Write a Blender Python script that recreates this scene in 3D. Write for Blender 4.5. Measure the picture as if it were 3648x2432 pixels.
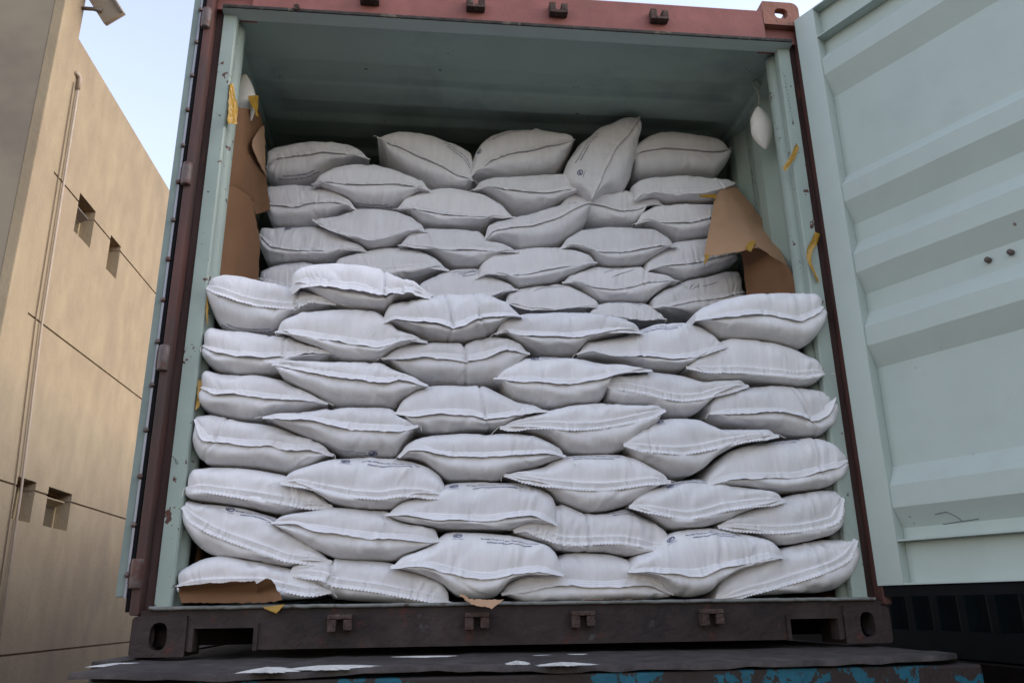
import bpy, bmesh, math, random
import numpy as np
from mathutils import Matrix, Vector, Euler

R = math.radians
scene = bpy.context.scene
for o in list(bpy.data.objects):
    bpy.data.objects.remove(o, do_unlink=True)
C = scene.collection

# ------------------------------------------------------------------ camera
cam_data = bpy.data.cameras.new('camera')
cam_data.sensor_fit = 'HORIZONTAL'
cam_data.sensor_width = 36.0
cam_data.lens = 28.487
cam_data.clip_start = 0.05
cam_data.clip_end = 2000.0
cam = bpy.data.objects.new('camera', cam_data)
C.objects.link(cam)
yaw, pit, rol = 0.1111, 0.3183, -0.0142
fw = Vector((math.sin(yaw) * math.cos(pit), math.cos(yaw) * math.cos(pit), math.sin(pit)))
rt = Vector((math.cos(yaw), -math.sin(yaw), 0.0))
up = rt.cross(fw)
rt2 = rt * math.cos(rol) + up * math.sin(rol)
up2 = up * math.cos(rol) - rt * math.sin(rol)
m = Matrix((rt2, up2, -fw)).transposed().to_4x4()
m.translation = Vector((0.8728, -2.7199, 0.1244))
cam.matrix_world = m
scene.camera = cam

# ------------------------------------------------------------------ sky and light
SUN_EL, SUN_AZ = R(28), R(98)          # azimuth measured from +Y clockwise: beyond the container, to the right
world = bpy.data.worlds.new('World')
scene.world = world
world.use_nodes = True
wn = world.node_tree.nodes
wl = world.node_tree.links
sky = wn.new('ShaderNodeTexSky')
sky.sky_type = 'NISHITA'
sky.sun_disc = False
sky.sun_elevation = SUN_EL
sky.sun_rotation = SUN_AZ
sky.air_density = 2.0
sky.dust_density = 1.0
sky.ozone_density = 2.5
hsv = wn.new('ShaderNodeHueSaturation')
hsv.inputs['Saturation'].default_value = 0.66
wl.new(sky.outputs['Color'], hsv.inputs['Color'])
tint = wn.new('ShaderNodeMix')          # pale, slightly violet haze of the photographed sky
tint.data_type = 'RGBA'
tint.blend_type = 'MULTIPLY'
tint.inputs['Factor'].default_value = 1.0
wl.new(hsv.outputs['Color'], [i for i in tint.inputs if i.name == 'A' and i.type == 'RGBA'][0])
[i for i in tint.inputs if i.name == 'B' and i.type == 'RGBA'][0].default_value = (1.0, 0.93, 1.03, 1)
wl.new([o for o in tint.outputs if o.type == 'RGBA'][0], wn['Background'].inputs['Color'])
wn['Background'].inputs['Strength'].default_value = 0.15

sun_data = bpy.data.lights.new('sun', 'SUN')
sun_data.energy = 0.55
sun_data.angle = R(30)
sun_data.color = (1.0, 0.965, 0.92)
sun = bpy.data.objects.new('sun', sun_data)
C.objects.link(sun)
sd = Vector((math.sin(SUN_AZ) * math.cos(SUN_EL), math.cos(SUN_AZ) * math.cos(SUN_EL), math.sin(SUN_EL)))
sun.rotation_euler = sd.to_track_quat('Z', 'Y').to_euler()

scene.view_settings.view_transform = 'Standard'
scene.view_settings.look = 'None'
scene.view_settings.exposure = 1.27
scene.view_settings.gamma = 1.0
scene.view_settings.use_curve_mapping = False
scene.cycles.max_bounces = 5
scene.cycles.diffuse_bounces = 4
scene.cycles.glossy_bounces = 1
scene.cycles.transmission_bounces = 1
scene.cycles.caustics_reflective = False
scene.cycles.caustics_refractive = False

# ------------------------------------------------------------------ measured tables (metres)
SACKS = [
 ('B1a',0.62,[(0.135,2.037),(0.179,2.078),(0.294,2.108),(0.406,2.12),(0.52,2.116),(0.592,2.106)],
  [(0.135,2.037),(0.125,2.135),(0.162,2.163),(0.252,2.192),(0.337,2.206),(0.424,2.207),(0.494,2.191),(0.542,2.17),(0.592,2.106)],
  [(0.135,2.037),(0.122,2.015),(0.171,1.998),(0.239,1.996),(0.317,2.011),(0.428,2.076),(0.514,2.11),(0.565,2.136),(0.592,2.106)],{}),
 ('B1b',0.62,[(0.626,2.223),(0.684,2.183),(0.778,2.147),(0.895,2.094),(1,2.039),(1.07,2.016)],
  [(0.626,2.223),(0.691,2.268),(0.773,2.275),(0.893,2.263),(1.001,2.231),(1.067,2.186),(1.081,2.126),(1.07,2.016)],
  [(0.626,2.223),(0.65,2.208),(0.673,2.148),(0.718,2.11),(0.808,2.054),(0.898,2.008),(0.986,2.001),(1.04,2.002),(1.069,2.026),(1.07,2.016)],{}),
 ('B1c',0.62,[(1.054,2.026),(1.146,2.111),(1.24,2.156),(1.366,2.191),(1.461,2.219),(1.561,2.256)],
  [(1.054,2.026),(1.079,2.165),(1.108,2.231),(1.165,2.285),(1.235,2.317),(1.319,2.329),(1.409,2.324),(1.506,2.307),(1.552,2.302),(1.561,2.256)],
  [(1.054,2.026),(1.072,2.059),(1.153,2.07),(1.28,2.08),(1.408,2.1),(1.472,2.117),(1.526,2.189),(1.561,2.264),(1.561,2.256)],{}),
 ('B1d',0.57,[(1.626,1.926),(1.683,2.064),(1.735,2.172),(1.809,2.268),(1.878,2.373)],
  [(1.626,1.926),(1.571,1.975),(1.511,2.005),(1.49,2.046),(1.523,2.138),(1.581,2.233),(1.681,2.324),(1.795,2.373),(1.878,2.373)],
  [(1.626,1.926),(1.698,1.983),(1.787,1.999),(1.833,2.077),(1.864,2.201),(1.885,2.312),(1.878,2.373)],{}),
 ('B1e',0.62,[(1.84,2.177),(1.878,2.208),(1.976,2.225),(2.107,2.227),(2.239,2.223),(2.279,2.229),(2.334,2.25)],
  [(1.84,2.177),(1.877,2.264),(1.92,2.307),(1.989,2.341),(2.057,2.354),(2.157,2.342),(2.277,2.326),(2.315,2.302),(2.334,2.25)],
  [(1.84,2.177),(1.858,2.161),(1.852,2.121),(1.88,2.097),(1.993,2.113),(2.127,2.127),(2.261,2.126),(2.32,2.184),(2.358,2.26),(2.334,2.25)],{}),
 ('B2a',0.62,[(0.159,1.866),(0.174,1.848),(0.285,1.837),(0.365,1.869),(0.437,1.875),(0.493,1.862),(0.547,1.842)],
  [(0.159,1.866),(0.125,1.949),(0.138,1.97),(0.21,1.979),(0.323,1.977),(0.409,1.955),(0.467,1.932),(0.514,1.902),(0.547,1.842)],
  [(0.159,1.866),(0.145,1.836),(0.164,1.793),(0.198,1.78),(0.276,1.784),(0.359,1.794),(0.442,1.832),(0.497,1.86),(0.547,1.842)],{}),
 ('B2b',0.59,[(0.35,1.944),(0.419,1.951),(0.53,1.949),(0.642,1.957),(0.783,1.954),(0.874,1.939)],
  [(0.35,1.944),(0.381,2.009),(0.436,2.044),(0.52,2.074),(0.605,2.08),(0.693,2.059),(0.78,2.024),(0.839,1.997),(0.874,1.939)],
  [(0.35,1.944),(0.375,1.958),(0.439,1.929),(0.497,1.912),(0.544,1.885),(0.612,1.877),(0.698,1.879),(0.754,1.904),(0.828,1.952),(0.874,1.939)],{}),
 ('B2c',0.61,[(1.075,1.963),(1.145,1.973),(1.224,1.967),(1.328,1.954),(1.421,1.959),(1.502,1.979),(1.614,1.971)],
  [(1.075,1.963),(1.107,2.027),(1.169,2.051),(1.276,2.066),(1.402,2.079),(1.503,2.08),(1.56,2.055),(1.597,2.032),(1.614,1.971)],
  [(1.075,1.963),(1.115,1.979),(1.183,1.954),(1.239,1.918),(1.288,1.893),(1.351,1.891),(1.433,1.913),(1.529,1.962),(1.588,1.993),(1.614,1.971)],{}),
 ('B2d',0.64,[(1.479,1.909),(1.549,1.925),(1.624,1.922),(1.693,1.911),(1.767,1.89),(1.851,1.907),(1.922,1.931),(1.987,1.937)],
  [(1.479,1.909),(1.518,1.988),(1.564,2.006),(1.646,1.994),(1.724,2.006),(1.796,2.018),(1.86,2.01),(1.891,1.98),(1.956,1.986),(1.987,1.937)],
  [(1.479,1.909),(1.514,1.935),(1.564,1.895),(1.613,1.852),(1.689,1.843),(1.786,1.843),(1.838,1.85),(1.878,1.883),(1.901,1.937),(1.956,1.968),(1.987,1.937)],{'cr': [(0.6, 0.012)]}),
 ('B2e',0.6,[(1.839,1.937),(1.876,1.966),(1.953,1.977),(2.048,1.967),(2.145,1.985),(2.244,2.011),(2.326,2.046)],
  [(1.839,1.937),(1.825,2.019),(1.866,2.056),(1.945,2.081),(2.044,2.095),(2.143,2.098),(2.241,2.092),(2.314,2.091),(2.326,2.046)],
  [(1.839,1.937),(1.886,1.958),(1.925,1.97),(2.009,1.963),(2.107,1.967),(2.207,1.975),(2.295,2.004),(2.347,2.057),(2.326,2.046)],{'sw': 0.05}),
 ('B3a',0.62,[(0.129,1.705),(0.191,1.638),(0.272,1.629),(0.353,1.633),(0.461,1.635),(0.611,1.634)],
  [(0.129,1.705),(0.127,1.755),(0.198,1.764),(0.28,1.77),(0.364,1.772),(0.449,1.741),(0.507,1.709),(0.564,1.68),(0.611,1.634)],
  [(0.129,1.705),(0.119,1.691),(0.143,1.63),(0.173,1.598),(0.234,1.597),(0.315,1.606),(0.426,1.615),(0.508,1.643),(0.563,1.66),(0.611,1.634)],{}),
 ('B3b',0.59,[(0.364,1.77),(0.404,1.737),(0.46,1.709),(0.543,1.685),(0.625,1.676),(0.679,1.693),(0.761,1.721),(0.833,1.736),(0.864,1.731)],
  [(0.364,1.77),(0.394,1.796),(0.476,1.818),(0.547,1.854),(0.643,1.855),(0.728,1.85),(0.797,1.815),(0.843,1.785),(0.864,1.731)],
  [(0.364,1.77),(0.421,1.744),(0.479,1.718),(0.535,1.698),(0.581,1.675),(0.621,1.665),(0.676,1.676),(0.743,1.703),(0.816,1.74),(0.864,1.731)],{}),
 ('B3c',0.61,[(0.724,1.847),(0.838,1.842),(0.965,1.825),(1.093,1.82),(1.208,1.815),(1.265,1.827)],
  [(0.724,1.847),(0.758,1.924),(0.835,1.964),(0.913,1.979),(1.018,1.982),(1.123,1.962),(1.215,1.915),(1.265,1.827)],
  [(0.724,1.847),(0.773,1.859),(0.838,1.811),(0.916,1.8),(1.02,1.796),(1.125,1.803),(1.177,1.839),(1.265,1.827)],{}),
 ('B3d',0.59,[(1.123,1.696),(1.16,1.743),(1.25,1.763),(1.347,1.777),(1.444,1.811),(1.538,1.865),(1.617,1.909)],
  [(1.123,1.696),(1.141,1.779),(1.178,1.811),(1.258,1.834),(1.332,1.854),(1.406,1.878),(1.488,1.905),(1.558,1.922),(1.617,1.909)],
  [(1.123,1.696),(1.168,1.716),(1.24,1.709),(1.301,1.691),(1.393,1.701),(1.487,1.731),(1.551,1.781),(1.603,1.83),(1.625,1.9),(1.617,1.909)],{}),
 ('B3e',0.62,[(1.837,1.824),(1.898,1.837),(1.979,1.827),(2.075,1.834),(2.205,1.863),(2.305,1.891)],
  [(1.837,1.824),(1.873,1.891),(1.941,1.94),(2.04,1.961),(2.138,1.964),(2.237,1.966),(2.315,1.955),(2.305,1.891)],
  [(1.837,1.824),(1.89,1.846),(1.971,1.811),(2.046,1.779),(2.164,1.794),(2.264,1.815),(2.329,1.874),(2.305,1.891)],{}),
 ('B4a',0.6,[(0.743,1.662),(0.842,1.652),(0.966,1.646),(1.092,1.651),(1.193,1.644),(1.29,1.647)],
  [(0.743,1.662),(0.789,1.749),(0.877,1.776),(0.993,1.775),(1.096,1.77),(1.135,1.726),(1.212,1.701),(1.29,1.647)],
  [(0.743,1.662),(0.803,1.677),(0.892,1.659),(0.957,1.62),(0.995,1.6),(1.098,1.597),(1.175,1.634),(1.24,1.664),(1.29,1.647)],{}),
 ('B4b',0.62,[(0.455,1.554),(0.574,1.552),(0.683,1.549),(0.793,1.565),(0.875,1.574),(0.962,1.564)],
  [(0.455,1.554),(0.473,1.615),(0.565,1.646),(0.676,1.674),(0.761,1.68),(0.835,1.667),(0.903,1.632),(0.962,1.564)],
  [(0.455,1.554),(0.484,1.562),(0.569,1.534),(0.681,1.52),(0.792,1.529),(0.876,1.562),(0.933,1.583),(0.962,1.564)],{'st': 'Z'}),
 ('B4c',0.6,[(1.469,1.675),(1.533,1.69),(1.593,1.676),(1.653,1.658),(1.745,1.661),(1.838,1.678),(1.933,1.698),(2.017,1.701)],
  [(1.469,1.675),(1.503,1.738),(1.547,1.773),(1.611,1.802),(1.705,1.811),(1.832,1.814),(1.926,1.808),(1.987,1.769),(2.017,1.701)],
  [(1.469,1.675),(1.537,1.697),(1.617,1.673),(1.652,1.635),(1.701,1.623),(1.795,1.623),(1.865,1.635),(1.931,1.677),(1.997,1.714),(2.017,1.701)],{}),
 ('B4d',0.62,[(1.862,1.579),(1.932,1.608),(2.026,1.624),(2.121,1.637),(2.218,1.664),(2.316,1.694)],
  [(1.862,1.579),(1.877,1.646),(1.924,1.695),(2.024,1.753),(2.122,1.777),(2.22,1.787),(2.303,1.776),(2.316,1.694)],
  [(1.862,1.579),(1.9,1.605),(1.956,1.593),(2.056,1.573),(2.146,1.589),(2.246,1.622),(2.328,1.673),(2.316,1.694)],{}),
 ('B5a',0.62,[(0.146,1.494),(0.204,1.469),(0.284,1.454),(0.363,1.462),(0.469,1.495)],
  [(0.146,1.494),(0.144,1.546),(0.185,1.572),(0.249,1.589),(0.33,1.598),(0.403,1.579),(0.469,1.495)],
  [(0.146,1.494),(0.144,1.491),(0.19,1.451),(0.272,1.436),(0.353,1.45),(0.432,1.494),(0.469,1.495)],{}),
 ('B5b',0.62,[(0.809,1.438),(0.92,1.421),(1.031,1.417),(1.156,1.441),(1.273,1.475)],
  [(0.809,1.438),(0.845,1.51),(0.919,1.554),(0.995,1.584),(1.085,1.594),(1.161,1.561),(1.238,1.522),(1.273,1.475)],
  [(0.809,1.438),(0.847,1.419),(0.947,1.395),(1.099,1.399),(1.227,1.471),(1.273,1.475)],{}),
 ('B5c',0.6,[(1.091,1.515),(1.131,1.535),(1.23,1.532),(1.349,1.548),(1.469,1.577),(1.56,1.6),(1.636,1.612)],
  [(1.091,1.515),(1.103,1.592),(1.142,1.639),(1.22,1.671),(1.33,1.688),(1.452,1.699),(1.544,1.689),(1.611,1.662),(1.636,1.612)],
  [(1.091,1.515),(1.149,1.556),(1.221,1.536),(1.281,1.505),(1.36,1.517),(1.451,1.536),(1.544,1.572),(1.627,1.617),(1.636,1.612)],{}),
 ('B5d',0.62,[(1.481,1.516),(1.53,1.514),(1.619,1.491),(1.71,1.488),(1.802,1.503),(1.852,1.527),(1.926,1.533),(2.016,1.539)],
  [(1.481,1.516),(1.513,1.568),(1.575,1.597),(1.638,1.615),(1.762,1.616),(1.856,1.619),(1.879,1.593),(1.96,1.576),(2.016,1.539)],
  [(1.481,1.516),(1.528,1.521),(1.576,1.503),(1.612,1.478),(1.648,1.453),(1.728,1.452),(1.821,1.457),(1.884,1.466),(1.924,1.499),(1.99,1.541),(2.016,1.539)],{'cr': [(0.7, 0.012)]}),
 ('B5e',0.62,[(1.893,1.407),(1.948,1.405),(2.042,1.433),(2.136,1.452),(2.23,1.467),(2.327,1.496)],
  [(1.893,1.407),(1.895,1.462),(1.955,1.516),(2.072,1.563),(2.169,1.582),(2.268,1.619),(2.332,1.621),(2.327,1.496)],
  [(1.893,1.407),(1.936,1.409),(2.003,1.384),(2.096,1.38),(2.192,1.389),(2.289,1.411),(2.353,1.472),(2.327,1.496)],{}),
 ('B6a',0.62,[(1.219,1.414),(1.318,1.379),(1.436,1.379),(1.525,1.388),(1.654,1.4)],
  [(1.219,1.414),(1.232,1.476),(1.28,1.497),(1.359,1.517),(1.45,1.527),(1.511,1.519),(1.571,1.486),(1.63,1.449),(1.654,1.4)],
  [(1.219,1.414),(1.27,1.41),(1.39,1.382),(1.511,1.385),(1.622,1.413),(1.654,1.4)],{}),
 ('B6b',0.62,[(1.584,1.361),(1.702,1.345),(1.822,1.342),(1.944,1.351)],
  [(1.584,1.361),(1.629,1.417),(1.691,1.436),(1.783,1.445),(1.863,1.447),(1.899,1.43),(1.934,1.393),(1.944,1.351)],
  [(1.584,1.361),(1.662,1.357),(1.783,1.341),(1.908,1.356),(1.944,1.351)],{}),
 ('F1a',0.038,[(0.096,1.221),(0.145,1.203),(0.211,1.179),(0.278,1.162),(0.343,1.154),(0.408,1.152),(0.45,1.179),(0.494,1.178),(0.546,1.169)],
  [(0.096,1.221),(0.098,1.268),(0.145,1.284),(0.212,1.279),(0.303,1.255),(0.371,1.244),(0.416,1.236),(0.462,1.215),(0.499,1.202),(0.546,1.169)],
  [(0.096,1.221),(0.079,1.224),(0.104,1.147),(0.135,1.1),(0.19,1.073),(0.251,1.068),(0.33,1.07),(0.38,1.125),(0.441,1.149),(0.498,1.162),(0.534,1.175),(0.546,1.169)],{'st': 'Z', 'cr': [(0.7, 0.02)]}),
 ('F1b',-0.002,[(0.399,1.197),(0.422,1.217),(0.479,1.221),(0.541,1.204),(0.628,1.201),(0.713,1.17),(0.743,1.19),(0.805,1.207),(0.883,1.187)],
  [(0.399,1.197),(0.388,1.27),(0.417,1.303),(0.461,1.319),(0.55,1.322),(0.641,1.318),(0.701,1.305),(0.728,1.291),(0.756,1.282),(0.83,1.249),(0.883,1.187)],
  [(0.399,1.197),(0.396,1.23),(0.441,1.221),(0.478,1.2),(0.542,1.173),(0.601,1.16),(0.669,1.154),(0.732,1.155),(0.758,1.193),(0.826,1.203),(0.883,1.187)],{'sw': 0.045, 'cr': [(0.68, 0.02)]}),
 ('F1c',-0.002,[(0.713,1.079),(0.755,1.096),(0.834,1.089),(0.913,1.087),(0.971,1.067),(1.032,1.097),(1.113,1.115),(1.215,1.119)],
  [(0.713,1.079),(0.735,1.171),(0.79,1.189),(0.871,1.202),(0.958,1.217),(1.005,1.214),(1.067,1.225),(1.119,1.215),(1.16,1.188),(1.215,1.119)],
  [(0.713,1.079),(0.752,1.095),(0.813,1.074),(0.885,1.049),(0.956,1.042),(1.017,1.045),(1.079,1.064),(1.125,1.082),(1.172,1.126),(1.215,1.119)],{'cr': [(0.5, 0.022), (0.7, 0.018)]}),
 ('F1d',0.018,[(1.121,1.059),(1.158,1.067),(1.203,1.058),(1.28,1.053),(1.372,1.052),(1.464,1.062),(1.558,1.078),(1.658,1.076)],
  [(1.121,1.059),(1.137,1.107),(1.174,1.137),(1.245,1.159),(1.339,1.167),(1.434,1.167),(1.528,1.156),(1.6,1.143),(1.646,1.119),(1.658,1.076)],
  [(1.121,1.059),(1.153,1.072),(1.199,1.044),(1.245,1.021),(1.291,1.005),(1.352,1.002),(1.423,1.01),(1.458,1.054),(1.53,1.073),(1.622,1.092),(1.658,1.076)],{}),
 ('F1e',0.038,[(1.421,0.995),(1.473,1.009),(1.545,0.994),(1.618,0.99),(1.681,0.993),(1.775,0.98),(1.861,0.995),(1.927,1.018),(1.983,1.035)],
  [(1.421,0.995),(1.456,1.055),(1.542,1.074),(1.618,1.086),(1.679,1.116),(1.73,1.139),(1.84,1.148),(1.893,1.132),(1.946,1.099),(1.983,1.035)],
  [(1.421,0.995),(1.491,1.002),(1.565,0.994),(1.618,0.984),(1.692,0.961),(1.8,0.955),(1.844,0.966),(1.868,0.989),(1.937,1.032),(1.983,1.035)],{'cr': [(0.42, 0.012)]}),
 ('F1f',0.008,[(1.863,1.126),(1.925,1.128),(2.002,1.145),(2.105,1.156),(2.18,1.145),(2.255,1.131),(2.327,1.164),(2.362,1.194)],
  [(1.863,1.126),(1.868,1.164),(1.907,1.197),(1.982,1.226),(2.088,1.245),(2.194,1.255),(2.3,1.261),(2.359,1.259),(2.386,1.243),(2.362,1.194)],
  [(1.863,1.126),(1.88,1.142),(1.929,1.114),(1.977,1.087),(2.039,1.083),(2.132,1.079),(2.224,1.063),(2.285,1.05),(2.33,1.073),(2.375,1.127),(2.402,1.187),(2.362,1.194)],{}),
 ('F2a',0.038,[(0.11,1),(0.158,0.974),(0.231,0.964),(0.315,0.961),(0.4,0.965),(0.463,0.978),(0.547,0.982)],
  [(0.11,1),(0.093,1.062),(0.112,1.086),(0.164,1.077),(0.231,1.065),(0.318,1.057),(0.385,1.045),(0.452,1.023),(0.497,1.009),(0.547,0.982)],
  [(0.11,1),(0.09,0.986),(0.115,0.949),(0.151,0.927),(0.217,0.917),(0.303,0.916),(0.355,0.921),(0.409,0.959),(0.497,0.963),(0.542,0.985),(0.547,0.982)],{'cr': [(0.62, 0.014)]}),
 ('F2b',0.013,[(0.355,1.047),(0.42,1.04),(0.484,1.032),(0.571,1.02),(0.636,1.008),(0.71,1),(0.757,1.015),(0.809,1.023),(0.873,1.022)],
  [(0.355,1.047),(0.363,1.097),(0.405,1.117),(0.47,1.138),(0.536,1.152),(0.625,1.156),(0.701,1.144),(0.734,1.116),(0.762,1.078),(0.83,1.056),(0.873,1.022)],
  [(0.355,1.047),(0.375,1.054),(0.43,1.027),(0.497,1.005),(0.542,0.982),(0.569,0.971),(0.631,0.965),(0.711,0.967),(0.763,1.006),(0.83,1.028),(0.873,1.022)],{}),
 ('F2c',0.028,[(0.721,0.964),(0.778,0.958),(0.856,0.967),(0.915,0.968),(0.965,0.969),(1.008,0.96),(1.074,0.976),(1.155,1.004),(1.24,0.992)],
  [(0.721,0.964),(0.755,1.005),(0.814,1.033),(0.895,1.043),(0.987,1.042),(1.013,1.026),(1.038,1.051),(1.12,1.066),(1.161,1.057),(1.213,1.031),(1.24,0.992)],
  [(0.721,0.964),(0.745,0.965),(0.786,0.934),(0.837,0.904),(0.888,0.889),(0.959,0.888),(1.06,0.888),(1.142,0.893),(1.173,0.93),(1.226,0.985),(1.24,0.992)],{'cr': [(0.56, 0.025)]}),
 ('F2d',0.018,[(1.117,0.893),(1.165,0.887),(1.232,0.886),(1.298,0.88),(1.366,0.879),(1.434,0.882),(1.502,0.9),(1.572,0.917),(1.681,0.933)],
  [(1.117,0.893),(1.145,0.935),(1.181,0.959),(1.232,0.983),(1.287,0.99),(1.38,0.992),(1.44,0.983),(1.496,0.974),(1.589,0.964),(1.681,0.933)],
  [(1.117,0.893),(1.147,0.89),(1.164,0.858),(1.191,0.835),(1.241,0.821),(1.291,0.81),(1.355,0.809),(1.448,0.819),(1.509,0.832),(1.527,0.867),(1.536,0.915),(1.642,0.943),(1.681,0.933)],{}),
 ('F2e',0.038,[(1.825,0.955),(1.893,0.944),(1.968,0.945),(2.043,0.946),(2.143,0.938),(2.243,0.93),(2.357,0.947)],
  [(1.825,0.955),(1.858,0.992),(1.897,1.029),(1.951,1.061),(2.02,1.081),(2.108,1.081),(2.184,1.066),(2.26,1.047),(2.334,1.011),(2.357,0.947)],
  [(1.825,0.955),(1.858,0.953),(1.881,0.928),(1.92,0.913),(1.998,0.92),(2.075,0.921),(2.176,0.907),(2.253,0.9),(2.322,0.907),(2.369,0.946),(2.357,0.947)],{'st': 'Z'}),
 ('F3a',0.038,[(0.119,0.85),(0.173,0.825),(0.222,0.828),(0.285,0.824),(0.348,0.816),(0.411,0.813),(0.474,0.809),(0.537,0.801)],
  [(0.119,0.85),(0.1,0.91),(0.115,0.928),(0.172,0.911),(0.244,0.907),(0.33,0.907),(0.374,0.9),(0.418,0.874),(0.485,0.841),(0.537,0.801)],
  [(0.119,0.85),(0.097,0.831),(0.11,0.791),(0.141,0.773),(0.188,0.765),(0.252,0.754),(0.304,0.753),(0.357,0.773),(0.443,0.781),(0.506,0.8),(0.537,0.801)],{}),
 ('F3b',0.008,[(0.353,0.926),(0.407,0.92),(0.472,0.903),(0.535,0.893),(0.599,0.883),(0.663,0.877),(0.736,0.87),(0.77,0.879),(0.835,0.871),(0.876,0.863)],
  [(0.353,0.926),(0.397,0.943),(0.461,0.945),(0.526,0.949),(0.555,0.958),(0.634,0.956),(0.722,0.955),(0.767,0.926),(0.834,0.897),(0.876,0.863)],
  [(0.353,0.926),(0.36,0.922),(0.388,0.89),(0.441,0.864),(0.495,0.837),(0.535,0.813),(0.574,0.802),(0.661,0.801),(0.761,0.796),(0.791,0.823),(0.848,0.856),(0.876,0.863)],{}),
 ('F3c',0.018,[(0.771,0.764),(0.822,0.755),(0.899,0.763),(0.957,0.766),(1.034,0.764),(1.078,0.745),(1.151,0.756),(1.23,0.772),(1.3,0.776)],
  [(0.771,0.764),(0.79,0.821),(0.839,0.858),(0.898,0.876),(0.977,0.879),(1.048,0.878),(1.088,0.875),(1.128,0.857),(1.188,0.827),(1.259,0.807),(1.3,0.776)],
  [(0.771,0.764),(0.802,0.757),(0.832,0.722),(0.881,0.709),(0.96,0.712),(1.059,0.718),(1.149,0.725),(1.19,0.751),(1.261,0.777),(1.3,0.776)],{'cr': [(0.585, 0.02)]}),
 ('F3d',0.038,[(1.507,0.885),(1.58,0.878),(1.662,0.864),(1.733,0.846),(1.795,0.837),(1.858,0.843),(1.923,0.863),(1.988,0.879),(2.047,0.889)],
  [(1.507,0.885),(1.556,0.921),(1.641,0.934),(1.705,0.946),(1.769,0.941),(1.832,0.926),(1.895,0.903),(1.96,0.909),(2.026,0.916),(2.047,0.889)],
  [(1.507,0.885),(1.532,0.864),(1.525,0.832),(1.556,0.817),(1.619,0.82),(1.683,0.818),(1.744,0.782),(1.807,0.782),(1.862,0.794),(1.92,0.848),(1.989,0.881),(2.047,0.889)],{'st': 'Z'}),
 ('F3e',0.038,[(1.898,0.781),(1.976,0.782),(2.075,0.786),(2.15,0.787),(2.222,0.771),(2.28,0.757),(2.329,0.782),(2.378,0.856)],
  [(1.898,0.781),(1.893,0.821),(1.921,0.856),(1.985,0.887),(2.087,0.896),(2.215,0.896),(2.297,0.892),(2.342,0.877),(2.382,0.867),(2.378,0.856)],
  [(1.898,0.781),(1.884,0.792),(1.908,0.777),(1.956,0.756),(2.056,0.744),(2.155,0.728),(2.255,0.714),(2.316,0.712),(2.361,0.737),(2.394,0.788),(2.418,0.844),(2.378,0.856)],{'cr': [(0.72, 0.016)]}),
 ('F4a',0.038,[(0.108,0.74),(0.147,0.672),(0.217,0.664),(0.299,0.656),(0.36,0.656),(0.423,0.644),(0.493,0.636),(0.566,0.624)],
  [(0.108,0.74),(0.099,0.756),(0.148,0.765),(0.216,0.75),(0.301,0.74),(0.365,0.73),(0.43,0.704),(0.495,0.678),(0.539,0.655),(0.566,0.624)],
  [(0.108,0.74),(0.097,0.672),(0.113,0.637),(0.141,0.603),(0.204,0.593),(0.309,0.589),(0.423,0.576),(0.497,0.6),(0.551,0.627),(0.566,0.624)],{'cr': [(0.2, 0.015)]}),
 ('F4b',0.008,[(0.338,0.742),(0.383,0.742),(0.441,0.734),(0.524,0.729),(0.587,0.714),(0.65,0.71),(0.734,0.705),(0.797,0.705),(0.847,0.719)],
  [(0.338,0.742),(0.38,0.763),(0.451,0.768),(0.497,0.777),(0.535,0.789),(0.62,0.792),(0.706,0.792),(0.763,0.785),(0.781,0.758),(0.816,0.739),(0.847,0.719)],
  [(0.338,0.742),(0.343,0.746),(0.387,0.725),(0.452,0.699),(0.509,0.673),(0.557,0.647),(0.605,0.626),(0.669,0.622),(0.776,0.625),(0.796,0.662),(0.834,0.711),(0.847,0.719)],{}),
 ('F4c',0.013,[(0.791,0.616),(0.819,0.638),(0.876,0.636),(0.912,0.621),(0.987,0.615),(1.076,0.615),(1.166,0.62),(1.257,0.625),(1.302,0.628),(1.354,0.62)],
  [(0.791,0.616),(0.804,0.65),(0.844,0.678),(0.898,0.694),(0.989,0.703),(1.104,0.7),(1.197,0.704),(1.267,0.7),(1.313,0.676),(1.35,0.649),(1.354,0.62)],
  [(0.791,0.616),(0.832,0.618),(0.877,0.607),(0.919,0.573),(0.955,0.548),(1.014,0.546),(1.128,0.544),(1.165,0.569),(1.244,0.585),(1.315,0.609),(1.354,0.62)],{}),
 ('F4d',0.018,[(1.137,0.721),(1.163,0.717),(1.228,0.728),(1.294,0.729),(1.383,0.725),(1.472,0.728),(1.562,0.745),(1.654,0.766),(1.719,0.788)],
  [(1.137,0.721),(1.178,0.746),(1.237,0.769),(1.305,0.788),(1.397,0.808),(1.512,0.818),(1.581,0.812),(1.65,0.804),(1.706,0.805),(1.719,0.788)],
  [(1.137,0.721),(1.199,0.718),(1.262,0.709),(1.306,0.696),(1.342,0.671),(1.373,0.645),(1.44,0.64),(1.532,0.643),(1.587,0.659),(1.627,0.705),(1.7,0.752),(1.719,0.788)],{'st': 'Z'}),
 ('F4e',0.013,[(1.569,0.664),(1.622,0.651),(1.692,0.644),(1.762,0.642),(1.834,0.652),(1.907,0.669),(2.005,0.686),(2.128,0.699)],
  [(1.569,0.664),(1.603,0.7),(1.644,0.739),(1.703,0.761),(1.782,0.768),(1.85,0.765),(1.888,0.746),(1.935,0.727),(2.034,0.726),(2.108,0.726),(2.128,0.699)],
  [(1.569,0.664),(1.597,0.648),(1.623,0.615),(1.679,0.592),(1.716,0.569),(1.759,0.56),(1.822,0.565),(1.863,0.588),(1.911,0.631),(1.988,0.67),(2.09,0.693),(2.128,0.699)],{'st': 'Z'}),
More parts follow.
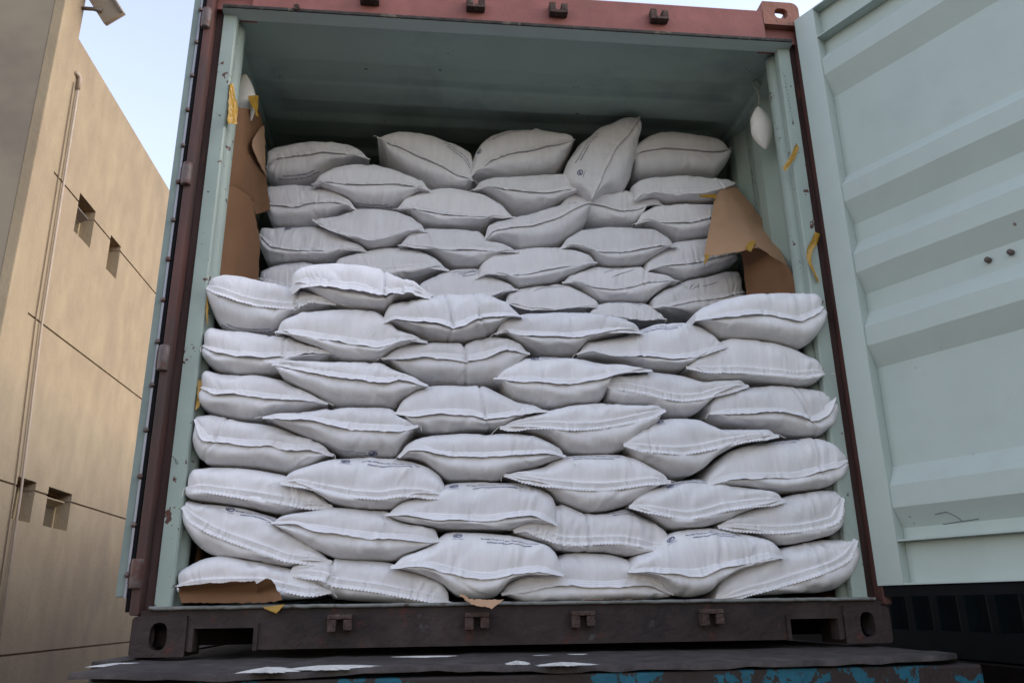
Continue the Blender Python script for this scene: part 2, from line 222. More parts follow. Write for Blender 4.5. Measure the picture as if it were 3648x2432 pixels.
 ('F4f',0.028,[(1.851,0.521),(1.906,0.537),(1.979,0.551),(2.075,0.549),(2.172,0.552),(2.272,0.575),(2.333,0.589),(2.381,0.611)],
  [(1.851,0.521),(1.869,0.565),(1.901,0.603),(1.964,0.651),(2.066,0.68),(2.168,0.693),(2.269,0.701),(2.324,0.694),(2.366,0.668),(2.398,0.644),(2.381,0.611)],
  [(1.851,0.521),(1.913,0.527),(2.01,0.525),(2.083,0.515),(2.141,0.506),(2.232,0.513),(2.308,0.523),(2.363,0.556),(2.404,0.595),(2.381,0.611)],{'cr': [(0.8, 0.012)]}),
 ('F5a',0.038,[(0.107,0.513),(0.167,0.511),(0.247,0.5),(0.328,0.49),(0.41,0.476),(0.491,0.46),(0.569,0.456)],
  [(0.107,0.513),(0.098,0.559),(0.108,0.584),(0.164,0.591),(0.247,0.587),(0.33,0.579),(0.414,0.564),(0.479,0.53),(0.531,0.497),(0.569,0.456)],
  [(0.107,0.513),(0.09,0.496),(0.108,0.481),(0.19,0.473),(0.273,0.46),(0.357,0.443),(0.411,0.435),(0.472,0.445),(0.534,0.462),(0.569,0.456)],{'st': 'Z'}),
 ('F5b',0.008,[(0.412,0.529),(0.471,0.525),(0.532,0.511),(0.593,0.501),(0.655,0.489),(0.737,0.485),(0.798,0.497),(0.86,0.497),(0.949,0.479)],
  [(0.412,0.529),(0.427,0.559),(0.471,0.581),(0.528,0.602),(0.565,0.615),(0.644,0.62),(0.771,0.616),(0.836,0.608),(0.892,0.587),(0.931,0.557),(0.946,0.523),(0.949,0.479)],
  [(0.412,0.529),(0.45,0.53),(0.501,0.509),(0.544,0.484),(0.57,0.465),(0.629,0.452),(0.692,0.447),(0.776,0.448),(0.809,0.467),(0.86,0.486),(0.911,0.492),(0.949,0.479)],{'st': 'Z'}),
 ('F5c',0.008,[(0.757,0.422),(0.816,0.418),(0.902,0.411),(0.988,0.407),(1.097,0.404),(1.163,0.415),(1.229,0.421),(1.273,0.41),(1.317,0.389)],
  [(0.757,0.422),(0.779,0.448),(0.813,0.474),(0.879,0.488),(0.914,0.51),(0.945,0.53),(0.99,0.538),(1.058,0.539),(1.126,0.536),(1.217,0.533),(1.28,0.515),(1.316,0.492),(1.329,0.448),(1.317,0.389)],
  [(0.757,0.422),(0.793,0.408),(0.859,0.394),(0.926,0.383),(0.992,0.379),(1.082,0.379),(1.149,0.376),(1.185,0.382),(1.231,0.393),(1.299,0.393),(1.317,0.389)],{}),
 ('F5d',0.018,[(1.15,0.556),(1.21,0.543),(1.278,0.532),(1.345,0.525),(1.413,0.519),(1.481,0.518),(1.574,0.526),(1.644,0.535),(1.722,0.537)],
  [(1.15,0.556),(1.218,0.575),(1.288,0.591),(1.336,0.622),(1.383,0.633),(1.477,0.636),(1.572,0.635),(1.618,0.618),(1.664,0.591),(1.71,0.563),(1.722,0.537)],
  [(1.15,0.556),(1.198,0.538),(1.267,0.524),(1.313,0.506),(1.34,0.474),(1.395,0.452),(1.431,0.44),(1.487,0.44),(1.544,0.452),(1.592,0.465),(1.632,0.497),(1.691,0.525),(1.722,0.537)],{'st': 'Z'}),
 ('F5e',0.018,[(1.578,0.452),(1.639,0.441),(1.707,0.428),(1.771,0.419),(1.822,0.428),(1.894,0.448),(1.989,0.461),(2.124,0.472)],
  [(1.578,0.452),(1.602,0.48),(1.636,0.503),(1.709,0.526),(1.753,0.544),(1.83,0.549),(1.901,0.54),(1.948,0.522),(2.044,0.513),(2.115,0.496),(2.124,0.472)],
  [(1.578,0.452),(1.611,0.442),(1.661,0.42),(1.693,0.397),(1.729,0.379),(1.776,0.379),(1.848,0.387),(1.912,0.401),(1.963,0.43),(2.073,0.46),(2.124,0.472)],{'st': 'Z'}),
 ('F5f',0.028,[(1.887,0.384),(1.938,0.38),(2.008,0.375),(2.102,0.373),(2.174,0.379),(2.247,0.392),(2.297,0.405),(2.346,0.478)],
  [(1.887,0.384),(1.926,0.413),(1.967,0.431),(2.041,0.454),(2.117,0.477),(2.158,0.491),(2.219,0.505),(2.294,0.514),(2.358,0.512),(2.346,0.478)],
  [(1.887,0.384),(1.961,0.374),(2.018,0.363),(2.064,0.347),(2.11,0.324),(2.159,0.326),(2.233,0.337),(2.299,0.35),(2.347,0.377),(2.374,0.424),(2.346,0.478)],{'st': 'Z'}),
 ('F6a',0.038,[(0.104,0.452),(0.137,0.416),(0.199,0.382),(0.261,0.356),(0.321,0.336),(0.382,0.316),(0.443,0.292),(0.503,0.284),(0.578,0.278)],
  [(0.104,0.452),(0.095,0.48),(0.136,0.472),(0.217,0.463),(0.3,0.447),(0.383,0.426),(0.425,0.405),(0.469,0.364),(0.533,0.316),(0.578,0.278)],
  [(0.104,0.452),(0.085,0.429),(0.098,0.385),(0.122,0.348),(0.157,0.32),(0.199,0.301),(0.268,0.293),(0.349,0.28),(0.444,0.263),(0.5,0.279),(0.578,0.278)],{'st': 'Z'}),
 ('F6b',0.018,[(0.389,0.397),(0.458,0.393),(0.519,0.379),(0.6,0.365),(0.68,0.355),(0.761,0.348),(0.843,0.344),(0.896,0.336),(0.93,0.339)],
  [(0.389,0.397),(0.407,0.42),(0.447,0.432),(0.507,0.442),(0.568,0.452),(0.651,0.448),(0.756,0.444),(0.799,0.411),(0.841,0.394),(0.916,0.381),(0.93,0.339)],
  [(0.389,0.397),(0.414,0.382),(0.469,0.349),(0.512,0.324),(0.554,0.304),(0.595,0.289),(0.678,0.281),(0.781,0.28),(0.814,0.298),(0.884,0.322),(0.93,0.339)],{}),
 ('F6c',-0.002,[(0.779,0.257),(0.842,0.259),(0.905,0.256),(0.968,0.239),(1.032,0.223),(1.095,0.22),(1.16,0.234),(1.246,0.241),(1.332,0.226)],
  [(0.779,0.257),(0.81,0.293),(0.861,0.31),(0.904,0.327),(0.926,0.348),(0.947,0.367),(0.991,0.371),(1.079,0.366),(1.168,0.359),(1.234,0.342),(1.292,0.324),(1.318,0.298),(1.332,0.26),(1.332,0.226)],
  [(0.779,0.257),(0.841,0.244),(0.885,0.231),(0.928,0.214),(0.959,0.189),(0.989,0.164),(1.059,0.153),(1.124,0.162),(1.155,0.208),(1.213,0.228),(1.293,0.23),(1.332,0.226)],{}),
 ('F6d',0.038,[(1.181,0.375),(1.223,0.387),(1.276,0.364),(1.342,0.34),(1.409,0.339),(1.477,0.343),(1.545,0.343),(1.612,0.33),(1.666,0.316),(1.72,0.299)],
  [(1.181,0.375),(1.213,0.416),(1.287,0.442),(1.339,0.467),(1.371,0.46),(1.416,0.437),(1.458,0.431),(1.518,0.437),(1.58,0.451),(1.612,0.433),(1.657,0.41),(1.702,0.378),(1.723,0.343),(1.72,0.299)],
  [(1.181,0.375),(1.197,0.361),(1.243,0.347),(1.297,0.331),(1.333,0.311),(1.402,0.304),(1.494,0.304),(1.586,0.29),(1.634,0.301),(1.69,0.307),(1.72,0.299)],{'st': 'Z', 'cr': [(0.3, 0.014), (0.47, 0.014)], 'wr': 2.0}),
 ('F6e',-0.002,[(1.557,0.234),(1.619,0.236),(1.686,0.229),(1.752,0.224),(1.798,0.228),(1.867,0.244),(1.96,0.262),(2.045,0.279),(2.095,0.272)],
  [(1.557,0.234),(1.57,0.258),(1.59,0.288),(1.641,0.305),(1.685,0.34),(1.724,0.366),(1.785,0.377),(1.879,0.383),(1.926,0.374),(1.995,0.356),(2.059,0.338),(2.093,0.306),(2.095,0.272)],
  [(1.557,0.234),(1.62,0.227),(1.665,0.213),(1.69,0.189),(1.716,0.159),(1.775,0.152),(1.835,0.16),(1.876,0.196),(1.935,0.234),(2.018,0.26),(2.091,0.275),(2.095,0.272)],{'wr': 1.6}),
 ('F6f',0.028,[(1.855,0.146),(1.891,0.15),(1.953,0.172),(2.033,0.188),(2.129,0.213),(2.202,0.234),(2.275,0.255),(2.327,0.281),(2.37,0.334)],
  [(1.855,0.146),(1.866,0.175),(1.898,0.218),(1.973,0.261),(2.047,0.287),(2.121,0.313),(2.195,0.326),(2.285,0.343),(2.343,0.339),(2.382,0.336),(2.37,0.334)],
  [(1.855,0.146),(1.948,0.151),(2.043,0.158),(2.138,0.161),(2.234,0.162),(2.307,0.17),(2.36,0.201),(2.392,0.25),(2.411,0.295),(2.37,0.334)],{'st': 'Z', 'wr': 1.3}),
 ('F7a',0.038,[(0.112,0.207),(0.159,0.214),(0.235,0.219),(0.312,0.22),(0.37,0.218),(0.43,0.204),(0.509,0.187),(0.584,0.187)],
  [(0.112,0.207),(0.094,0.251),(0.129,0.271),(0.174,0.292),(0.221,0.3),(0.293,0.291),(0.374,0.277),(0.448,0.26),(0.498,0.236),(0.547,0.212),(0.584,0.187)],
  [(0.112,0.207),(0.096,0.19),(0.141,0.17),(0.26,0.161),(0.379,0.157),(0.459,0.162),(0.539,0.167),(0.584,0.187)],{'st': 'Z'}),
 ('F7b',0.038,[(0.45,0.24),(0.497,0.243),(0.565,0.235),(0.594,0.217),(0.666,0.207),(0.746,0.196),(0.826,0.18),(0.907,0.164),(0.963,0.147)],
  [(0.45,0.24),(0.456,0.264),(0.495,0.278),(0.568,0.283),(0.6,0.291),(0.657,0.286),(0.761,0.278),(0.823,0.257),(0.886,0.232),(0.94,0.208),(0.964,0.176),(0.963,0.147)],
  [(0.45,0.24),(0.475,0.225),(0.537,0.209),(0.57,0.185),(0.58,0.165),(0.662,0.154),(0.785,0.146),(0.867,0.143),(0.942,0.142),(0.963,0.147)],{'st': 'Z', 'cr': [(0.26, 0.018)]}),
 ('F7c',0.048,[(1.14,0.17),(1.208,0.185),(1.295,0.197),(1.361,0.2),(1.428,0.193),(1.494,0.191),(1.561,0.198),(1.628,0.191),(1.712,0.165)],
  [(1.14,0.17),(1.149,0.196),(1.193,0.221),(1.261,0.25),(1.316,0.284),(1.362,0.304),(1.422,0.305),(1.513,0.298),(1.573,0.282),(1.622,0.251),(1.662,0.229),(1.706,0.198),(1.712,0.165)],
  [(1.14,0.17),(1.173,0.16),(1.209,0.145),(1.307,0.142),(1.397,0.14),(1.534,0.143),(1.626,0.146),(1.71,0.156),(1.712,0.165)],{}),
]
SHEETS = {'paper_upper': [[(0.067, 0.14, 2.036), (0.13, 0.2, 2.062), (0.119, 0.5, 2.252)], [(0.058, 0.14, 1.95), (0.132, 0.2, 1.985), (0.122, 0.54, 2.199)], [(0.058, 0.14, 1.829), (0.132, 0.22, 1.876), (0.132, 0.58, 2.089)], [(0.061, 0.14, 1.719), (0.132, 0.26, 1.791), (0.144, 0.6, 1.973)], [(0.058, 0.14, 1.677), (0.128, 0.3, 1.741), (0.149, 0.6, 1.943)], [(0.127, 0.4, 1.754), (0.147, 0.5, 1.79), (0.165, 0.6, 1.856)], [(0.148, 0.44, 1.71), (0.154, 0.54, 1.769), (0.17, 0.61, 1.818)]], 'paper_lower': [[(0.056, 0.135, 1.666), (0.102, 0.24, 1.729), (0.138, 0.36, 1.751)], [(0.052, 0.135, 1.499), (0.113, 0.26, 1.563), (0.158, 0.42, 1.673)], [(0.051, 0.135, 1.397), (0.126, 0.25, 1.452), (0.16, 0.5, 1.625)], [(0.052, 0.135, 1.276), (0.13, 0.28, 1.338), (0.166, 0.52, 1.461)], [(0.052, 0.135, 1.188), (0.133, 0.3, 1.253), (0.166, 0.54, 1.345)]], 'paper_curl': [[(0.127, 0.5, 2.176), (0.132, 0.52, 2.193)], [(0.152, 0.22, 1.922), (0.142, 0.52, 2.097)], [(0.155, 0.34, 1.917), (0.148, 0.54, 2.015)], [(0.15, 0.54, 1.961), (0.152, 0.56, 1.96)]], 'flap': [[(2.209, 0.57, 1.949), (2.251, 0.585, 2.005), (2.294, 0.6, 2.026), (2.345, 0.62, 2.036)], [(2.152, 0.5, 1.792), (2.223, 0.48, 1.796), (2.314, 0.5, 1.817), (2.418, 0.56, 1.855)], [(2.112, 0.46, 1.685), (2.202, 0.42, 1.68), (2.293, 0.4, 1.677), (2.411, 0.43, 1.675)], [(2.079, 0.44, 1.583), (2.228, 0.36, 1.582), (2.291, 0.34, 1.591), (2.388, 0.28, 1.469)]], 'flap_under': [[(2.287, 0.5, 1.65), (2.324, 0.44, 1.635), (2.355, 0.36, 1.572), (2.381, 0.27, 1.467)], [(2.291, 0.52, 1.564), (2.332, 0.44, 1.531), (2.361, 0.34, 1.476), (2.372, 0.22, 1.399)], [(2.298, 0.54, 1.427), (2.329, 0.44, 1.389), (2.35, 0.32, 1.349), (2.358, 0.18, 1.304)], [(2.288, 0.54, 1.331), (2.318, 0.44, 1.296), (2.338, 0.32, 1.253), (2.339, 0.17, 1.199)]], 'card': [[(0.133, -0.042, 0.202), (0.22, -0.057, 0.209), (0.316, -0.057, 0.213), (0.365, -0.057, 0.214), (0.37, -0.057, 0.205), (0.397, -0.062, 0.221), (0.416, -0.062, 0.221)], [(0.129, -0.002, 0.183), (0.212, -0.012, 0.184), (0.31, -0.012, 0.185), (0.36, -0.017, 0.184), (0.372, -0.017, 0.182), (0.402, -0.022, 0.187), (0.427, -0.022, 0.191)], [(0.14, -0.012, 0.156), (0.216, -0.017, 0.155), (0.314, -0.017, 0.153), (0.36, -0.022, 0.153), (0.382, -0.022, 0.154), (0.417, -0.027, 0.155), (0.447, -0.027, 0.16)]], 'scrap': [[(0.992, -0.005, 0.175), (1.016, -0.005, 0.165)], [(1.014, -0.025, 0.152), (1.03, -0.025, 0.154)], [(1.029, -0.059, 0.143), (1.071, -0.045, 0.154)], [(1.092, -0.085, 0.127), (1.131, -0.075, 0.152)]], 'slip': [[(1.396, 0.03, 0.145), (1.492, 0.03, 0.145), (1.594, 0.03, 0.147)], [(1.391, -0.003, 0.142), (1.484, -0.003, 0.142), (1.583, -0.003, 0.143)]]}
TAPES = {'t1': [[(0.101, 0.03, 2.056), (0.109, 0.05, 2.072)], [(0.104, 0.03, 2.005), (0.116, 0.06, 2.021)], [(0.106, 0.03, 1.95), (0.128, 0.07, 1.995)], [(0.11, 0.02, 1.874), (0.135, 0.06, 1.898)]], 't2': [[(0.122, 0.23, 2.145), (0.156, 0.27, 2.174)], [(0.138, 0.22, 2.099), (0.155, 0.27, 2.122)], [(0.153, 0.24, 2.083), (0.163, 0.28, 2.073)]], 't3': [[(0.093, 0.05, 0.882), (0.117, 0.06, 0.886)], [(0.101, 0.05, 0.856), (0.118, 0.055, 0.857)], [(0.104, 0.045, 0.815), (0.119, 0.05, 0.816)], [(0.105, 0.04, 0.772), (0.114, 0.045, 0.784)]], 't4': [[(2.36, 0.03, 1.913), (2.371, 0.03, 1.896)], [(2.324, 0.024, 1.849), (2.344, 0.03, 1.84)], [(2.288, 0.032, 1.796), (2.296, 0.026, 1.778)]], 't5': [[(2.384, 0.03, 1.515), (2.406, 0.03, 1.507)], [(2.364, 0.024, 1.475), (2.392, 0.03, 1.466)], [(2.338, 0.028, 1.439), (2.357, 0.02, 1.433)], [(2.331, 0.021, 1.393), (2.349, 0.028, 1.394)], [(2.343, 0.024, 1.358), (2.353, 0.026, 1.363)], [(2.362, 0.026, 1.3), (2.371, 0.028, 1.304)]], 't6': [[(2.26, 0.355, 1.627), (2.284, 0.345, 1.62)], [(2.226, 0.34, 1.578), (2.251, 0.335, 1.563)]], 't7': [[(2.117, 0.53, 1.935), (2.209, 0.55, 1.957)], [(2.124, 0.53, 1.927), (2.207, 0.55, 1.934)]], 't8': [[(0.386, -0.014, 0.139), (0.453, -0.014, 0.147)], [(0.406, -0.016, 0.13), (0.442, -0.02, 0.133)], [(0.425, -0.018, 0.122), (0.43, -0.018, 0.121)]], 't9': [[(2.083, 0.43, 1.587), (2.109, 0.43, 1.589)], [(2.069, 0.42, 1.527), (2.082, 0.42, 1.548)]], 't10': [[(0.092, 0.045, 1.202), (0.103, 0.05, 1.185)], [(0.1, 0.045, 1.141), (0.106, 0.05, 1.143)], [(0.109, 0.045, 1.076), (0.109, 0.05, 1.091)]]}
MARKS = {'wall': [[(2.372, 0.499, 2.176), (2.372, 0.5, 2.111)], [(2.372, 0.495, 2.063), (2.372, 0.5, 1.971)], [(2.372, 0.495, 2.063), (2.372, 0.478, 2.037), (2.372, 0.494, 2.022), (2.372, 0.5, 2.022)], [(2.372, 0.5, 2.022), (2.372, 0.469, 1.972)], [(2.372, 0.501, 1.967), (2.372, 0.486, 1.867)]], 'post': [[(2.348, 0.034, 2.254), (2.349, 0.034, 2.253), (2.353, 0.034, 2.26), (2.345, 0.034, 2.25)], [(2.35, 0.034, 2.241), (2.357, 0.034, 2.238), (2.355, 0.034, 2.238), (2.353, 0.034, 2.242)], [(2.353, 0.034, 2.216), (2.352, 0.034, 2.217), (2.355, 0.034, 2.226), (2.355, 0.034, 2.219)], [(2.352, 0.034, 2.209), (2.356, 0.034, 2.204), (2.354, 0.034, 2.199), (2.354, 0.034, 2.198)], [(2.352, 0.034, 2.183), (2.352, 0.034, 2.181), (2.358, 0.034, 2.192), (2.35, 0.034, 2.19)], [(2.359, 0.034, 2.171), (2.356, 0.034, 2.172), (2.354, 0.034, 2.171), (2.352, 0.034, 2.168)], [(2.355, 0.034, 2.148), (2.356, 0.034, 2.147), (2.357, 0.034, 2.147), (2.357, 0.034, 2.157)], [(2.358, 0.034, 2.13), (2.359, 0.034, 2.135), (2.358, 0.034, 2.14), (2.358, 0.034, 2.135)], [(2.354, 0.034, 2.125), (2.359, 0.034, 2.113), (2.351, 0.034, 2.115), (2.356, 0.034, 2.124)], [(2.354, 0.034, 2.099), (2.361, 0.034, 2.109), (2.358, 0.034, 2.108), (2.359, 0.034, 2.105)], [(2.36, 0.034, 2.08), (2.356, 0.034, 2.08), (2.356, 0.034, 2.091), (2.359, 0.034, 2.092)], [(2.355, 0.034, 2.07), (2.359, 0.034, 2.074), (2.353, 0.034, 2.065), (2.355, 0.034, 2.064)], [(2.362, 0.034, 2.055), (2.358, 0.034, 2.053), (2.36, 0.034, 2.052), (2.359, 0.034, 2.051)], [(2.363, 0.034, 2.037), (2.358, 0.034, 2.034), (2.357, 0.034, 2.039), (2.364, 0.034, 2.036)], [(2.361, 0.034, 2.026), (2.359, 0.034, 2.019), (2.355, 0.034, 2.018), (2.362, 0.034, 2.026)], [(2.361, 0.034, 2.004), (2.362, 0.034, 2.006), (2.362, 0.034, 2.001), (2.356, 0.034, 2.009)]], 'jamb': [[(0.048, 0.034, 0.618), (0.067, 0.034, 0.609), (0.058, 0.034, 0.597), (0.066, 0.034, 0.587), (0.074, 0.034, 0.592), (0.069, 0.034, 0.601), (0.058, 0.034, 0.609)]], 'doorhair': []}
# ------------------------------------------------------------------ materials
def mat(name, col, rough=0.6, var=0.12, vscale=6.0, bump=0.0, bscale=60.0, metal=0.0, spec=0.4,
        spots=None, stretch=(1, 1, 1), dist=0.01, grime_or_shade=None):
    """Procedural paint, cloth or stone: base colour varied by noise, optional spots (colour, scale, threshold,
    softness) of rust or wear, optional large grime (colour, scale, threshold, softness)."""
    M = bpy.data.materials.new(name)
    M.use_nodes = True
    n, l = M.node_tree.nodes, M.node_tree.links
    b = n['Principled BSDF']
    tc = n.new('ShaderNodeTexCoord')
    mp = n.new('ShaderNodeMapping')
    mp.inputs['Scale'].default_value = stretch
    l.new(tc.outputs['Object'], mp.inputs['Vector'])
    vec = mp.outputs['Vector']

    def noise(scale, detail=2.5, rough_=0.6, v=None):
        t = n.new('ShaderNodeTexNoise')
        t.inputs['Scale'].default_value = scale
        t.inputs['Detail'].default_value = detail
        t.inputs['Roughness'].default_value = rough_
        l.new(v or vec, t.inputs['Vector'])
        return t.outputs['Fac']

    def ramp(fac, a, c):
        r = n.new('ShaderNodeMapRange')
        r.inputs['From Min'].default_value = a
        r.inputs['From Max'].default_value = c
        l.new(fac, r.inputs['Value'])
        return r.outputs['Result']

    def mix(fac, a, c):
        x = n.new('ShaderNodeMix')
        x.data_type = 'RGBA'
        l.new(fac, x.inputs['Factor'])
        for key, v in (('A', a), ('B', c)):
            s = [i for i in x.inputs if i.name == key and i.type == 'RGBA'][0]
            if isinstance(v, tuple):
                s.default_value = (*v, 1)
            else:
                l.new(v, s)
        return [o for o in x.outputs if o.type == 'RGBA'][0]

    lo = tuple(c * (1 - var) for c in col)
    hi = tuple(min(1, c * (1 + var)) for c in col)
    out = mix(ramp(noise(vscale), 0.3, 0.7), lo, hi)
    for g in (grime_or_shade if isinstance(grime_or_shade, list) else [grime_or_shade] if grime_or_shade else []):
        out = mix(ramp(noise(g[1], 4.0, 0.66), g[2], g[2] + g[3]), out, g[0])
    for s in (spots if isinstance(spots, list) else [spots] if spots else []):
        out = mix(ramp(noise(s[1], 3.5, 0.7), s[2], s[2] + s[3]), out, s[0])
    l.new(out, b.inputs['Base Color'])
    b.inputs['Roughness'].default_value = rough
    b.inputs['Metallic'].default_value = metal
    b.inputs['Specular IOR Level'].default_value = spec
    if bump:
        bp = n.new('ShaderNodeBump')
        bp.inputs['Strength'].default_value = bump
        bp.inputs['Distance'].default_value = dist
        l.new(noise(bscale, 2.0), bp.inputs['Height'])
        l.new(bp.outputs['Normal'], b.inputs['Normal'])
    M['out'] = 1
    return M


